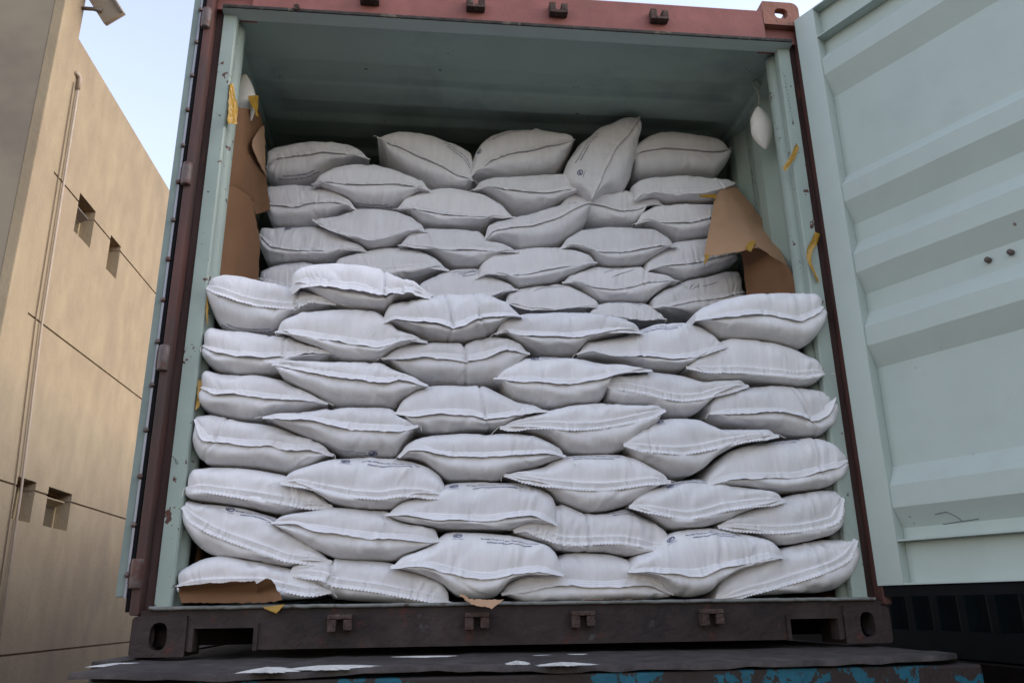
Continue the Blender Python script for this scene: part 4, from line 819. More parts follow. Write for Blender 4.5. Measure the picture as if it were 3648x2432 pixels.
# header: red face, grimy lip, green underside
cpart(MB().prism([(0.0, 2.40), (0.0, 2.536), (0.006, 2.544), (0.09, 2.546), (0.09, 2.402), (0.07, 2.40)], 'x', 0.163, W - 0.163), 'header', 'red')
shade_auto(cpart(MB().box(0.05, W - 0.05, -0.006, 0.02, 2.384, 2.3985, 0.004), 'header_lip', 'grimelip'))
cpart(MB().prism([(0.0, 2.3835), (0.055, 2.376), (0.066, 2.382), (0.074, 2.399), (0.02, 2.3995)], 'x', 0.046, W - 0.046), 'header_underside', 'green')
cpart(MB().box(0.02, 0.162, 0.03, 0.10, 2.40, 2.474), 'header_end', 'red')
cpart(MB().box(W - 0.162, W - 0.02, 0.03, 0.10, 2.40, 2.474), 'header_end', 'red')

# sill with two fork slots
SL0, SL1, SR0, SR1, SZ = 0.186, 0.362, 2.088, 2.250, 0.081
poly = [(0.02, 0.118), (0.163, 0.118), (0.163, 0.016), (SL0, 0.016), (SL0, SZ), (SL1, SZ), (SL1, 0.016), (SR0, 0.016), (SR0, SZ), (SR1, SZ), (SR1, 0.016), (W - 0.163, 0.016), (W - 0.163, 0.118), (W - 0.02, 0.118), (W - 0.02, 0.134), (0.02, 0.134)]
cpart(MB().prism(poly, 'y', 0.004, 0.05), 'sill', 'sill')
lipm = MB()
nl = vnoise(21)
P = []
prof = [(0.05, 0.1355), (-0.004, 0.1345), (-0.011, 0.138), (-0.011, 0.1435), (-0.004, 0.1465), (0.16, 0.1465)]
for (yy, zz) in prof:
    P.append([(x, yy + 0.0015 * float(nl(x * 30 + zz * 90)), zz + 0.0012 * float(nl(x * 43))) for x in np.linspace(0.045, W - 0.045, 130)])
lipm.grid(P)
cpart(lipm, 'sill_lip', 'lip', smooth=True)
for a, b_ in ((SL0, SL1), (SR0, SR1)):
    f = MB().prism([(a - 0.014, 0.014), (a - 0.001, 0.014), (a - 0.001, SZ - 0.001), (b_ + 0.001, SZ - 0.001), (b_ + 0.001, 0.014), (b_ + 0.014, 0.014), (b_ + 0.014, SZ + 0.013), (a - 0.014, SZ + 0.013)], 'y', -0.006, 0.045)
    cpart(f, 'fork_slot_frame', 'sill')
for k in range(36):
    y = 0.35 + k * 0.32
    cpart(MB().box(0.05, W - 0.05, y, y + 0.05, 0.02, 0.10), 'cross_member', 'chassis')


# corner castings: hollow blocks with oval apertures, cut once and shared
def oval(rx, rz, n=28, sq=1.35):
    return [(rx * math.copysign(abs(math.cos(2 * math.pi * i / n)) ** (1 / sq), math.cos(2 * math.pi * i / n)),
             rz * math.copysign(abs(math.sin(2 * math.pi * i / n)) ** (1 / sq), math.sin(2 * math.pi * i / n))) for i in range(n)]


def boolean(base, cuts):
    bo = link('tmp_base', base, 'red_casting')
    tmp = [bo]
    for c_ in cuts:
        co = link('tmp_cut', c_, 'red_casting')
        tmp.append(co)
        md = bo.modifiers.new('b', 'BOOLEAN')
        md.operation = 'DIFFERENCE'
        md.solver = 'EXACT'
        md.object = co
    dg = bpy.context.evaluated_depsgraph_get()
    me = bpy.data.meshes.new_from_object(bo.evaluated_get(dg))
    for o in tmp:
        bpy.data.objects.remove(o, do_unlink=True)
    me.materials.clear()
    return me


def rounded_block(x0, x1, y0, y1, z0, z1, r):
    # outer vertical edge (x0,y0) strongly rounded when seen from the rear, others slightly
    mb = MB()
    pts = []
    for (cx, cz, a0, rr) in ((x0, z0, 180, 0.014), (x1, z0, 270, 0.006), (x1, z1, 0, 0.006), (x0, z1, 90, r)):
        sx = 1 if cx == x0 else -1
        sz = 1 if cz == z0 else -1
        for k in range(7):
            a = R(a0 + 90 * k / 6)
            pts.append((cx + sx * rr + rr * math.cos(a), cz + sz * rr + rr * math.sin(a)))
    return mb.prism(pts, 'y', y0, y1).mesh('casting_block')


def casting(top):
    r = 0.034 if top else 0.014
    z0, z1 = 0.0, 0.118
    base = rounded_block(0, 0.162, -0.002, 0.176, z0, z1, r)
    cav = MB().box(0.03, 0.134, 0.026, 0.15, 0.026 if top else 0.026, 0.092).mesh('c')
    fr = MB().prism([(0.081 + a, 0.059 + b_) for a, b_ in oval(0.029 if top else 0.026, 0.026 if top else 0.040)], 'y', -0.02, 0.06).mesh('c')
    hz = MB().prism([(0.081 + a, 0.088 + b_) for a, b_ in oval(0.05, 0.05)], 'z', 0.07, 0.14).mesh('c') if top else \
        MB().prism([(0.081 + a, 0.088 + b_) for a, b_ in oval(0.04, 0.06)], 'z', -0.02, 0.04).mesh('c')
    sd_ = MB().prism([(0.088 + a, 0.059 + b_) for a, b_ in oval(0.045, 0.034)], 'x', -0.02, 0.05).mesh('c')
    return boolean(base, [cav, fr, hz, sd_])


for top in (True, False):
    me = casting(top)
    me.materials.append(M['red_casting' if top else 'sill'])
    for s in (-1, 1):
        o = bpy.data.objects.new('corner_casting', me)
        C.objects.link(o)
        o.parent = ct
        zb = 2.591 - 0.118 - 0.001 if top else 0.0
        o.location = ((-W / 2 if s < 0 else W / 2), 0, zb)
        if s > 0: o.scale = (-1, 1, 1)
        shade_auto(o, 40) if s < 0 else None


# cam keepers
def keeper(x, z, upwards):
    mb = MB()
    s = 1 if upwards else -1
    w, h = 0.038, 0.027
    def zz(a, b_): return (z + min(s * a, s * b_), z + max(s * a, s * b_))
    mb.box(x - w, x + w, -0.036, -0.001, *zz(-h, -h + 0.014), 0.003)
    mb.box(x - w, x - w + 0.027, -0.034, -0.002, *zz(-h + 0.0145, h * 0.9), 0.004)
    mb.box(x + w - 0.027, x + w, -0.034, -0.002, *zz(-h + 0.0145, h * 0.75), 0.004)
    return mb


for x in (0.62, 1.045, 1.385, 1.81):
    cpart(keeper(x, 2.462, True), 'lock_keeper', 'rustlug')
    cpart(keeper(x + 0.005, 0.088, False), 'lock_keeper', 'rustlug')
cpart(MB().tube([(0.335, -0.002, 2.398), (0.335, -0.018, 2.396)], 0.012, 8), 'header_bolt', 'rustlug')

# ---- right door, swung open about 117 degrees
dr = empty('container_door', (2.42 - W / 2, -0.03, 0), ct)
tag(dr, 'right door swung wide open, pale green ribbed inner face')
phi = R(27)
dL = Vector((math.sin(phi), -math.cos(phi), 0))
nI = Vector((-math.cos(phi), -math.sin(phi), 0))
dr.rotation_euler = Matrix((dL, nI, Vector((0, 0, 1)))).transposed().to_euler()
# local x: along the door from the hinge, local y: towards the inner face, local z: up  (left-handed fixed below)
if Matrix((dL, nI, Vector((0, 0, 1)))).determinant() < 0:
    dr.rotation_euler = Matrix((dL, -nI, Vector((0, 0, 1)))).transposed().to_euler()
    SG = -1
else:
    SG = 1


def dbox(x0, x1, n0, n1, z0, z1, bev=0.0):
    a, b_ = sorted((SG * n0, SG * n1))
    return MB().box(x0, x1, a, b_, z0, z1, bev)


ZB, ZT = 0.181, 2.494
shade_auto(dbox(-0.028, 0.068, -0.052, 0.0, ZB, ZT, 0.004).build('hinge_stile', 'green', dr))
shade_auto(dbox(1.09, 1.17, -0.052, 0.0, ZB, ZT, 0.004).build('lock_stile', 'green', dr))
for (z0, z1) in ((2.343, 2.493), (0.182, 0.327)):
    mb = MB()
    a, b_ = 0.0685, 1.0895
    pr2 = [(-0.052, z0), (0.0, z0), (0.0, z0 + 0.006), (-0.044, z0 + 0.006), (-0.044, z1 - 0.006), (0.0, z1 - 0.006), (0.0, z1), (-0.052, z1)]
    mb.prism([(SG * n_, z) for n_, z in pr2], 'x', a, b_)
    mb.build('door_rail', 'green', dr)
ribs = [(2.282, 2.237, 2.164, 2.070), (1.712, 1.660, 1.588, 1.500), (1.427, 1.368, 1.295, 1.215), (1.143, 1.080, 1.009, 0.930), (0.574, 0.506, 0.432, 0.366)]
prof = [(-0.046, 2.3425)]
for a, b_, c_, d_ in ribs:
    prof += [(-0.046, a), (-0.008, b_), (-0.008, c_), (-0.046, d_)]
prof.append((-0.046, 0.3275))
nd = vnoise(77)
cols = list(np.linspace(0.0685, 1.0895, 40))
P = []
fine = []
for i in range(len(prof) - 1):
    (na, za), (nb_, zb_) = prof[i], prof[i + 1]
    fine += [(na + (nb_ - na) * t, za + (zb_ - za) * t) for t in (0, 0.06, 0.3, 0.5, 0.7, 0.94)]
fine.append(prof[-1])
for n_, z in fine:
    row = []
    for x in cols:
        dn = 0.0016 * float(nd(x * 4.1 + z * 3)) + 0.0012 * float(nd(x * 9 - z * 7 + 40))
        row.append((x, SG * (n_ + dn), z))
    P.append(row)
po = MB().grid(P).build('ribbed_panel', 'green', dr)
shade_auto(po, 14)
dbox(0.0685, 1.0895, -0.056, -0.0535, 0.19, 2.49).build('outer_skin', 'red', dr)
dbox(-0.028, 1.17, -0.045, -0.012, 0.146, 0.1805).build('door_gasket', 'rubber', dr)
dbox(-0.040, -0.0285, -0.05, -0.02, 0.15, 2.49).build('door_gasket', 'rubber', dr)
for L, z in ((0.517, 1.183), (0.588, 1.183)):
    MB().tube([(L, SG * -0.047, z), (L, SG * -0.032, z), (L, SG * -0.026, z)], [0.0095, 0.0095, 0.006], 12).build('bolt', 'worn', dr, True)
# scratch on the lowest rib
sc = [(0.20, 0.398), (0.24, 0.402), (0.265, 0.385), (0.275, 0.372)], [(0.21, 0.366), (0.26, 0.369), (0.33, 0.372)]
for pl in sc:
    mb = MB()
    mb.tube([(x, SG * (-0.008 - 0.038 * (0.432 - z) / 0.066 + 0.0015), z) for x, z in pl], 0.0012, 5)
    mb.build('scratch', 'marker', dr)

# ---- left door, folded right back along the container side: its hinge edge faces the camera
ld = empty('container_door', (-W / 2, 0, 0), ct)
tag(ld, 'left door folded back, only its pale green hinge edge and rubber seal showing')
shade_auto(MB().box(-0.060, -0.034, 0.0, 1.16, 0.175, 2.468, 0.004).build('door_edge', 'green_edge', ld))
MB().box(-0.033, -0.0255, -0.006, 0.03, 0.172, 2.474).build('seal_strip', 'steel', ld)
shade_auto(MB().box(-0.025, -0.0135, -0.004, 0.05, 0.130, 2.476, 0.003).build('door_gasket', 'rubber', ld))
MB().add([(-0.0255, -0.003, 2.4765), (-0.0135, -0.003, 2.4765), (-0.016, 0.0, 2.55), (-0.0255, 0.03, 2.4765), (-0.0135, 0.03, 2.4765), (-0.017, 0.02, 2.55)],
         [(0, 1, 2), (3, 5, 4), (0, 2, 5, 3), (1, 4, 5, 2), (0, 3, 4, 1)]).build('gasket_fin', 'rubber', ld)
MB().tube([(-0.040, 0.0, 2.470), (-0.040, -0.002, 2.50), (-0.034, -0.004, 2.52), (-0.026, -0.004, 2.53)], [0.006, 0.006, 0.004, 0.001], 8).build('gasket_fin', 'rubber', ld, True)
z = 0.24
while z < 2.46:
    MB().tube([(-0.030, -0.007, z), (-0.030, -0.013, z), (-0.030, -0.015, z)], [0.0095, 0.008, 0.003], 10).build('rivet', 'worn', ld, True)
    z += 0.1515
for z in (0.243, 0.937, 1.633, 2.315):
    x = 0.004
    hg = MB().tube([(x - 0.005, -0.014, z - 0.044), (x - 0.005, -0.014, z - 0.040), (x - 0.005, -0.014, z + 0.040), (x - 0.005, -0.014, z + 0.044)], [0.0165, 0.018, 0.018, 0.0165], 14)
    ho = cpart(hg, 'hinge', 'worn', smooth=True)
    cpart(MB().box(x - 0.030, x - 0.020, -0.010, 0.02, z - 0.03, z + 0.03), 'hinge_blade', 'post', ho)


# ------------------------------------------------------------------ the sacks
def resample(pts, t):
    p = np.array(pts, float)
    seg = np.hypot(*(p[1:] - p[:-1]).T)
    al = np.concatenate([[0], np.cumsum(seg)])
    al /= al[-1]
    ch = p[-1] - p[0]
    cp = (p - p[0]) @ ch / (ch @ ch)
    cp = np.maximum.accumulate(np.clip(cp, 0, 1))
    par = 0.55 * cp + 0.45 * al
    par = (par - par[0]) / (par[-1] - par[0]) + np.arange(len(par)) * 1e-6
    par /= par[-1]
    out = np.stack([np.interp(t, par, p[:, 0]), np.interp(t, par, p[:, 1])], -1)
    return out


def smooth(a, it):
    a = a.copy()
    for _ in range(it):
        a[1:-1] = 0.5 * a[1:-1] + 0.25 * (a[:-2] + a[2:])
    return a


NU, NW, DT, DB = 112, 15, 0.062, 0.088
ss = np.linspace(0, 1, NU)
TT = 0.55 * ss + 0.45 * (0.5 - 0.5 * np.cos(math.pi * ss))


class Sack:
    def __init__(s, rec, seed):
        s.id, s.y0, seam, top, bot, s.o = rec
        rng = np.random.RandomState(seed)
        s.rng = rng
        s.S = smooth(resample(seam, TT), 6)
        s.T = smooth(resample(top, TT), 6)
        s.B = smooth(resample(bot, TT), 6)
        nz = vnoise(seed + 500)
        s.len = float(np.sum(np.hypot(*(s.S[1:] - s.S[:-1]).T)))
        s.yf = s.y0 + 0.012 * np.abs(2 * TT - 1) ** 5 + 0.004 * nz(TT * 6)
        wr = s.o.get('wr', 1.0)
        t2 = TT[None, :]
        w = np.linspace(0, 1, NW + 1)[:, None]
        s.front = {}
        tipf = np.clip(np.minimum(TT, 1 - TT) / 0.07, 0, 1)[None, :]
        for key, E_, sgn in (('T', s.T, 1), ('B', s.B, -1)):
            h = np.hypot(*(E_ - s.S).T)
            D = (DT if key == 'T' else DB) * np.clip(h / 0.06, 0.12, 1.0)
            th = w * math.pi / 2
            a = np.sin(th) ** 0.86
            b_ = (1 - np.cos(th)) ** 1.15
            px = s.S[None, :, 0] + (E_ - s.S)[None, :, 0] * a
            pz = s.S[None, :, 1] + (E_ - s.S)[None, :, 1] * a
            py = s.yf[None, :] + D[None, :] * b_
            # plump belly above and below, seam pinched outwards
            py = py - (0.015 if key == 'T' else 0.021) * np.sin(math.pi * w ** 0.8) * tipf
            py = py - 0.004 * np.exp(-w / 0.10) * tipf
            # gathers running away from the seam, a few long soft creases
            disp = np.zeros((NW + 1, NU))
            for _ in range(int(rng.uniform(8, 26) * wr)):
                ti, sg = rng.uniform(0.08, 0.92), rng.uniform(0.0035, 0.010)
                A = rng.uniform(0.0012, 0.0048) * (1 if rng.rand() < 0.75 else -0.8) * (0.75 + 0.25 * wr)
                ln, sl = rng.uniform(0.22, 0.8), rng.normal(0, 0.05)
                if key == 'B':
                    A *= 0.5
                disp += A * np.exp(-((t2 - ti - sl * w) / sg) ** 2) * np.exp(-w / ln)
            for _ in range(int(4 * wr)):
                ti, sg = rng.uniform(0.1, 0.9), rng.uniform(0.014, 0.03)
                A = rng.uniform(0.002, 0.006) * (1 if rng.rand() < 0.6 else -1)
                wc, wl_ = rng.uniform(0.2, 0.7), rng.uniform(0.15, 0.4)
                sl = rng.normal(0, 0.12)
                disp += A * np.exp(-((t2 - ti - sl * (w - wc)) / sg) ** 2) * np.exp(-((w - wc) / wl_) ** 2)
            for (ti, A) in s.o.get('cr', []):
                sl = rng.normal(0, 0.03)
                g0 = np.exp(-((t2 - ti - sl * w) / 0.010) ** 2)
                g1 = np.exp(-((t2 - ti - sl * w) / 0.05) ** 2)
                disp += A * (g0 - 0.35 * g1) * (0.35 + 0.65 * np.exp(-w / 0.5)) * (1.0 if key == 'T' else 0.7)
            nA, nB = vnoise(seed * 3 + 1), vnoise(seed * 3 + 2)
            lump = 0.006 * nA(t2 * 4.3 + w * 1.7) + 0.004 * nB(t2 * 7.7 - w * 3.1 + 20)
            lump = lump * np.sin(math.pi * np.clip(w * 0.9 + 0.05, 0, 1))
            disp = (disp + lump) * (0.25 + 0.75 * tipf)
            # outward displacement: towards the camera near the seam, up/down near the rim
            ux = (E_ - s.S)[None, :, 0] / np.maximum(h[None, :], 1e-4)
            uz = (E_ - s.S)[None, :, 1] / np.maximum(h[None, :], 1e-4)
            cy, cr_ = np.cos(th), np.sin(th)
            py = py + disp * np.maximum(cy, 0.0)
            px = px - disp * cr_ * ux
            pz = pz - disp * cr_ * uz
            s.front[key] = np.stack([px, py, pz], -1)
        s.base = np.array([float(s.S[:, 0].mean()), s.y0 + 0.26, float(min(s.T[:, 1].min(), s.B[:, 1].min()))])

    def body(s):
        rows = []
        yb = s.y0 + 0.54
        F, G_ = s.front['T'], s.front['B']
        for k in range(NW + 1):
            rows.append(F[k])
        def back(E_, f):
            p = np.zeros((NU, 3))
            p[:, 0] = s.S[:, 0] + (E_[:, 0] - s.S[:, 0]) * f[0]
            p[:, 2] = s.S[:, 1] + (E_[:, 1] - s.S[:, 1]) * f[0]
            p[:, 1] = yb - 0.10 + 0.10 * f[1]
            return p
        th = [0, 0.5, 1.0, 1.35]
        for a in th: rows.append(back(s.T, (math.cos(a), math.sin(a))))
        for a in reversed(th): rows.append(back(s.B, (math.cos(a), math.sin(a))))
        for k in range(NW, 0, -1):
            rows.append(G_[k])
        A = np.array(rows) - s.base
        nr = len(rows)
        v = A.reshape(-1, 3)
        i, j = np.meshgrid(np.arange(nr), np.arange(NU - 1), indexing='ij')
        i2 = (i + 1) % nr
        f = np.stack([i * NU + j, i * NU + j + 1, i2 * NU + j + 1, i2 * NU + j], -1).reshape(-1, 4)
        me = bpy.data.meshes.new('sack_body')
        me.vertices.add(len(v)); me.vertices.foreach_set('co', v.ravel())
        me.loops.add(f.size); me.loops.foreach_set('vertex_index', f.ravel())
        me.polygons.add(len(f)); me.polygons.foreach_set('loop_start', np.arange(0, f.size, 4)); me.polygons.foreach_set('loop_total', np.full(len(f), 4))
        me.polygons.foreach_set('use_smooth', np.ones(len(f), bool))
        me.update(); me.validate()
        return me

    def strip(s, seed):
        st = s.o.get('st', 'A')
        n = 320 if st == 'Z' else 130
        ext = 0.012 / s.len
        t = np.linspace(-ext * 0.4, 1 + ext * 0.4, n)
        tc = np.clip(t, 0, 1)
        F = s.front['T'][0]
        P0 = np.stack([np.interp(tc, TT, F[:, k]) for k in range(3)], -1)
        tan0, tan1 = (F[4] - F[0]), (F[-1] - F[-5])
        tan0 /= np.linalg.norm(tan0); tan1 /= np.linalg.norm(tan1)
        P0 += np.where(t < 0, t * s.len, 0)[:, None] * tan0 + np.where(t > 1, (t - 1) * s.len, 0)[:, None] * tan1
        tg = np.gradient(P0, axis=0)
        nd_ = np.stack([tg[:, 2], np.zeros(n), -tg[:, 0]], -1)
        nd_ /= np.maximum(np.linalg.norm(nd_, axis=1, keepdims=True), 1e-6)
        nd_ = np.stack([smooth(nd_[:, k], 10) for k in range(3)], -1)
        n1, n2, n3 = vnoise(seed + 71), vnoise(seed + 72), vnoise(seed + 73)
        tipf = np.clip(np.minimum(t, 1 - t) / 0.10, 0, 1)
        wd = s.o.get('sw', 0.024 if st == 'A' else 0.030)
        dn_ = 0.30 if st == 'A' else 0.55          # share of the tape below the traced line
        if st == 'A':
            ph = 0.34 + 0.28 * n1(t * 5) + 0.08 * n2(t * 14)
            width = wd * (1 + 0.22 * n2(t * 7 + 3) + 0.07 * n3(t * 33))
        else:
            ph = 0.16 + 0.14 * n1(t * 6)
            teeth = np.abs(((t * s.len / 0.0115) % 1.0) - 0.5) * 2
            width = wd * (1 + 0.08 * n2(t * 5)) + 0.0045 * teeth
        if s.id[0] == 'B':
            ph = ph * 0.35
            width = width * 0.8
        width = width * (0.45 + 0.55 * tipf)
        ph = ph * (0.5 + 0.5 * tipf)
        rows = []
        fwd = np.array([0, -1.0, 0])
        Pt = P0 - nd_ * (wd * (1 - dn_) * (0.4 + 0.6 * tipf))[:, None]
        rows.append(Pt + fwd * -0.003)
        rows.append(Pt + nd_ * 0.001 + fwd * 0.0045)
        for r in (0.08, 0.3, 0.55, 0.8, 1.0):
            c_, s_ = np.cos(ph * r), np.sin(ph * r)
            ruff = 0.0030 * r * n3(t * 14 + 7) + 0.0016 * r * n2(t * 40)
            fold = 0.005 * (1 - r) * tipf * (1 if r > 0.05 else 0) if st == 'Z' and r < 0.5 else 0.0 * t
            if st == 'Z' and 0.5 < r < 0.6: fold = -0.003 * tipf
            rows.append(Pt + nd_ * (width * r * c_)[:, None] + fwd * (0.006 + 0.004 * r + width * r * s_ + ruff + fold)[:, None])
        A = np.array(rows)
        th = np.array([0, 0.0016, 0.0])
        mb = MB().grid((A - s.base).tolist())
        mb.grid((A + th - s.base).tolist())
        s.stripP = A
        me = bpy.data.meshes.new('sewn_seam')
        me.from_pydata(mb.v, [], mb.f)
        me.polygons.foreach_set('use_smooth', [True] * len(me.polygons))
        uv = me.uv_layers.new(name='UVMap')
        vr = [0, 0.05, 0.2, 0.4, 0.6, 0.8, 1.0]
        nv_ = len(rows) * n
        co = np.array([(t[(k % nv_) % n] * s.len, vr[(k % nv_) // n]) for k in range(2 * nv_)])
        li = np.zeros(len(me.loops), int); me.loops.foreach_get('vertex_index', li)
        uv.data.foreach_set('uv', co[li].ravel())
        me.update()
        return me

    def at(s, key, t, w):
        """point on the front dome"""
        F = s.front[key]
        t = np.clip(t, 0.01, 0.99); w = np.clip(w, 0.0, 1.0) * NW
        j = np.interp(t, TT, np.arange(NU))
        j0 = np.minimum(j.astype(int), NU - 2); i0 = np.minimum(w.astype(int), NW - 1)
        fj, fi = (j - j0)[:, None], (w - i0)[:, None]
        p = (F[i0, j0] * (1 - fi) * (1 - fj) + F[i0 + 1, j0] * fi * (1 - fj) + F[i0, j0 + 1] * (1 - fi) * fj + F[i0 + 1, j0 + 1] * fi * fj)
        E_ = s.T if key == 'T' else s.B
        u = (E_ - s.S)[j0]
        u = u / np.maximum(np.hypot(*u.T), 1e-4)[:, None]
        th = (np.clip(w / NW, 0, 1) * math.pi / 2)[:, None]
        nrm = np.concatenate([u[:, :1] * np.sin(th), -np.cos(th), u[:, 1:] * np.sin(th)], -1)
        return p + nrm * 0.0016 - s.base

    def arc(s, key):
        j = NU // 2
        F = s.front[key][:, j]
        return float(np.linalg.norm(F[1:] - F[:-1], axis=1).sum())


def font_mesh(body, size):
    cu = bpy.data.curves.new('txt', 'FONT')
    cu.body = body
    cu.size = size
    cu.align_x = 'CENTER'
    cu.resolution_u = 1
    cu.offset = size * 0.022
    o = bpy.data.objects.new('txt', cu)
    C.objects.link(o)
    dg = bpy.context.evaluated_depsgraph_get()
    me = bpy.data.meshes.new_from_object(o.evaluated_get(dg))
    v = np.array([tuple(p.co)[:2] for p in me.vertices])
    f = [tuple(p.vertices) for p in me.polygons]
    bpy.data.objects.remove(o, do_unlink=True)
    bpy.data.meshes.remove(me)
    return v, f


LINES = [font_mesh('Storage: Keep in a dry, clean place at normal', 0.0100), font_mesh('ambient temperature and humidity', 0.0100)]


def emblem_mesh():
    v, f = [], []
    n = 28
    for r0, r1, a0, a1 in ((0.0095, 0.0125, 0, 2 * math.pi), (0.0035, 0.006, 0.5, 4.6)):
        k = len(v)
        for i in range(n + 1):
            a = a0 + (a1 - a0) * i / n
            v += [(r0 * math.cos(a) * 1.15, r0 * math.sin(a)), (r1 * math.cos(a) * 1.15, r1 * math.sin(a))]
        f += [(k + 2 * i, k + 2 * i + 1, k + 2 * i + 3, k + 2 * i + 2) for i in range(n)]
    k = len(v)
    v += [(-0.010, -0.006), (-0.007, -0.008), (0.010, 0.005), (0.008, 0.0075)]
    f.append((k, k + 1, k + 2, k + 3))
    k = len(v)
    v += [(-0.018, -0.0185), (0.018, -0.0185), (0.018, -0.017), (-0.018, -0.017)]
    f.append((k, k + 1, k + 2, k + 3))
    return np.array(v), f


EMB = emblem_mesh()


def put_print(sk, root, key, tc, wc, what, name, rot=0.0, scale=1.0, material='ink'):
    Lw = sk.arc(key)
    V, Fc = [], []
    for (v, f), (ox, oy) in what:
        x, y = v[:, 0] * scale + ox, v[:, 1] * scale + oy
        if key == 'B':
            x = -x
        t = tc + x / sk.len
        w = wc + y / Lw
        k = len(V)
        V += sk.at(key, t, w).tolist()
        Fc += [tuple(i + k for i in q) for q in f]
    me = bpy.data.meshes.new(name)
    me.from_pydata(V, [], Fc)
    me.update()
    return link(name, me, material, root)


def stroke(sk, root, key, pts, width=0.0015):
    p = np.array(pts, float)
    t = np.linspace(0, 1, 24)
    u = np.linspace(0, 1, len(p))
    x = smooth(np.interp(t, u, p[:, 0]), 6); w = smooth(np.interp(t, u, p[:, 1]), 6)
    Lw = sk.arc(key)
    dx, dw = np.gradient(x) * sk.len, np.gradient(w) * Lw
    n = np.hypot(dx, dw)
    nxx, nww = -dw / n, dx / n
    hw = width * (0.35 + 0.65 * np.sin(math.pi * t) ** 0.5)
    a = sk.at(key, x + nxx * hw / sk.len, w + nww * hw / Lw)
    b_ = sk.at(key, x - nxx * hw / sk.len, w - nww * hw / Lw)
    return MB().grid([a.tolist(), b_.tolist()]).build('marker_stroke', 'marker', root)


# prints: id -> list of (side, centre t, centre w, kind)
PRINT = {
    'F5b': [('T', .62, 0.56, 'text'), ('T', .36, 0.60, 'emblem')], 'F5c': [('T', .60, 0.64, 'text'), ('T', .37, 0.66, 'emblem')],
    'F5d': [('T', .53, 0.62, 'text')], 'F6c': [('T', .66, 0.58, 'text'), ('T', .37, 0.66, 'emblem')],
    'F6e': [('T', .56, 0.60, 'text'), ('T', .30, 0.66, 'emblem')], 'F6a': [('T', .50, 0.60, 'text'), ('T', .29, 0.66, 'emblem')],
    'F1e': [('T', .55, 0.58, 'text')], 'F5e': [('T', .44, 0.70, 'text'), ('T', .28, 0.66, 'emblem')], 'F4e': [('T', .26, 0.70, 'emblem')],
    'F2d': [('T', .44, 0.72, 'text'), ('T', .28, 0.70, 'emblem')], 'F2b': [('T', .58, 0.74, 'text')], 'F4f': [('T', .55, 0.74, 'text')],
    'F4b': [('B', .52, .74, 'text'), ('B', .70, .70, 'emblem')], 'F1a': [('B', .40, .78, 'text')], 'F6d': [('T', .72, 0.70, 'text')],
    'B1c': [('T', .48, 0.56, 'text'), ('T', .20, 0.48, 'emblem')], 'B3a': [('T', .42, 0.70, 'text'), ('T', .26, 0.66, 'emblem')],
    'B5b': [('T', .60, 0.54, 'text')], 'B6b': [('T', .50, 0.64, 'text')], 'B1d': [('T', .50, .80, 'text'), ('T', .46, .52, 'text'), ('T', .20, .36, 'emblem')],
    'B1b': [('T', .76, 0.44, 'text')], 'B1a': [('B', .32, .70, 'text')], 'B1e': [('T', .45, 0.72, 'text')], 'B5a': [('T', .45, 0.66, 'text')],
    'B2b': [('B', .50, .86, 'text')], 'B4c': [('T', .40, 0.72, 'text')],
}
STROKES = {
    'B5b': [[(.48, .42), (.55, .52), (.62, .55)], [(.48, .40), (.56, .40), (.62, .44)]],
    'B6a': [[(.24, .52), (.36, .72), (.48, .80)], [(.30, .44), (.42, .56), (.60, .58)]],
    'B5d': [[(.36, .42), (.48, .58), (.60, .66)], [(.42, .24), (.52, .36), (.62, .44)]],
    'B5e': [[(.42, .38), (.47, .46)], [(.44, .30), (.49, .36)], [(.42, .30), (.44, .48)], [(.49, .30), (.52, .48)], [(.54, .34), (.70, .36)]],
}
n_front, n_back = 'white sacks of the nearer stack', 'white sacks of the farther stack'
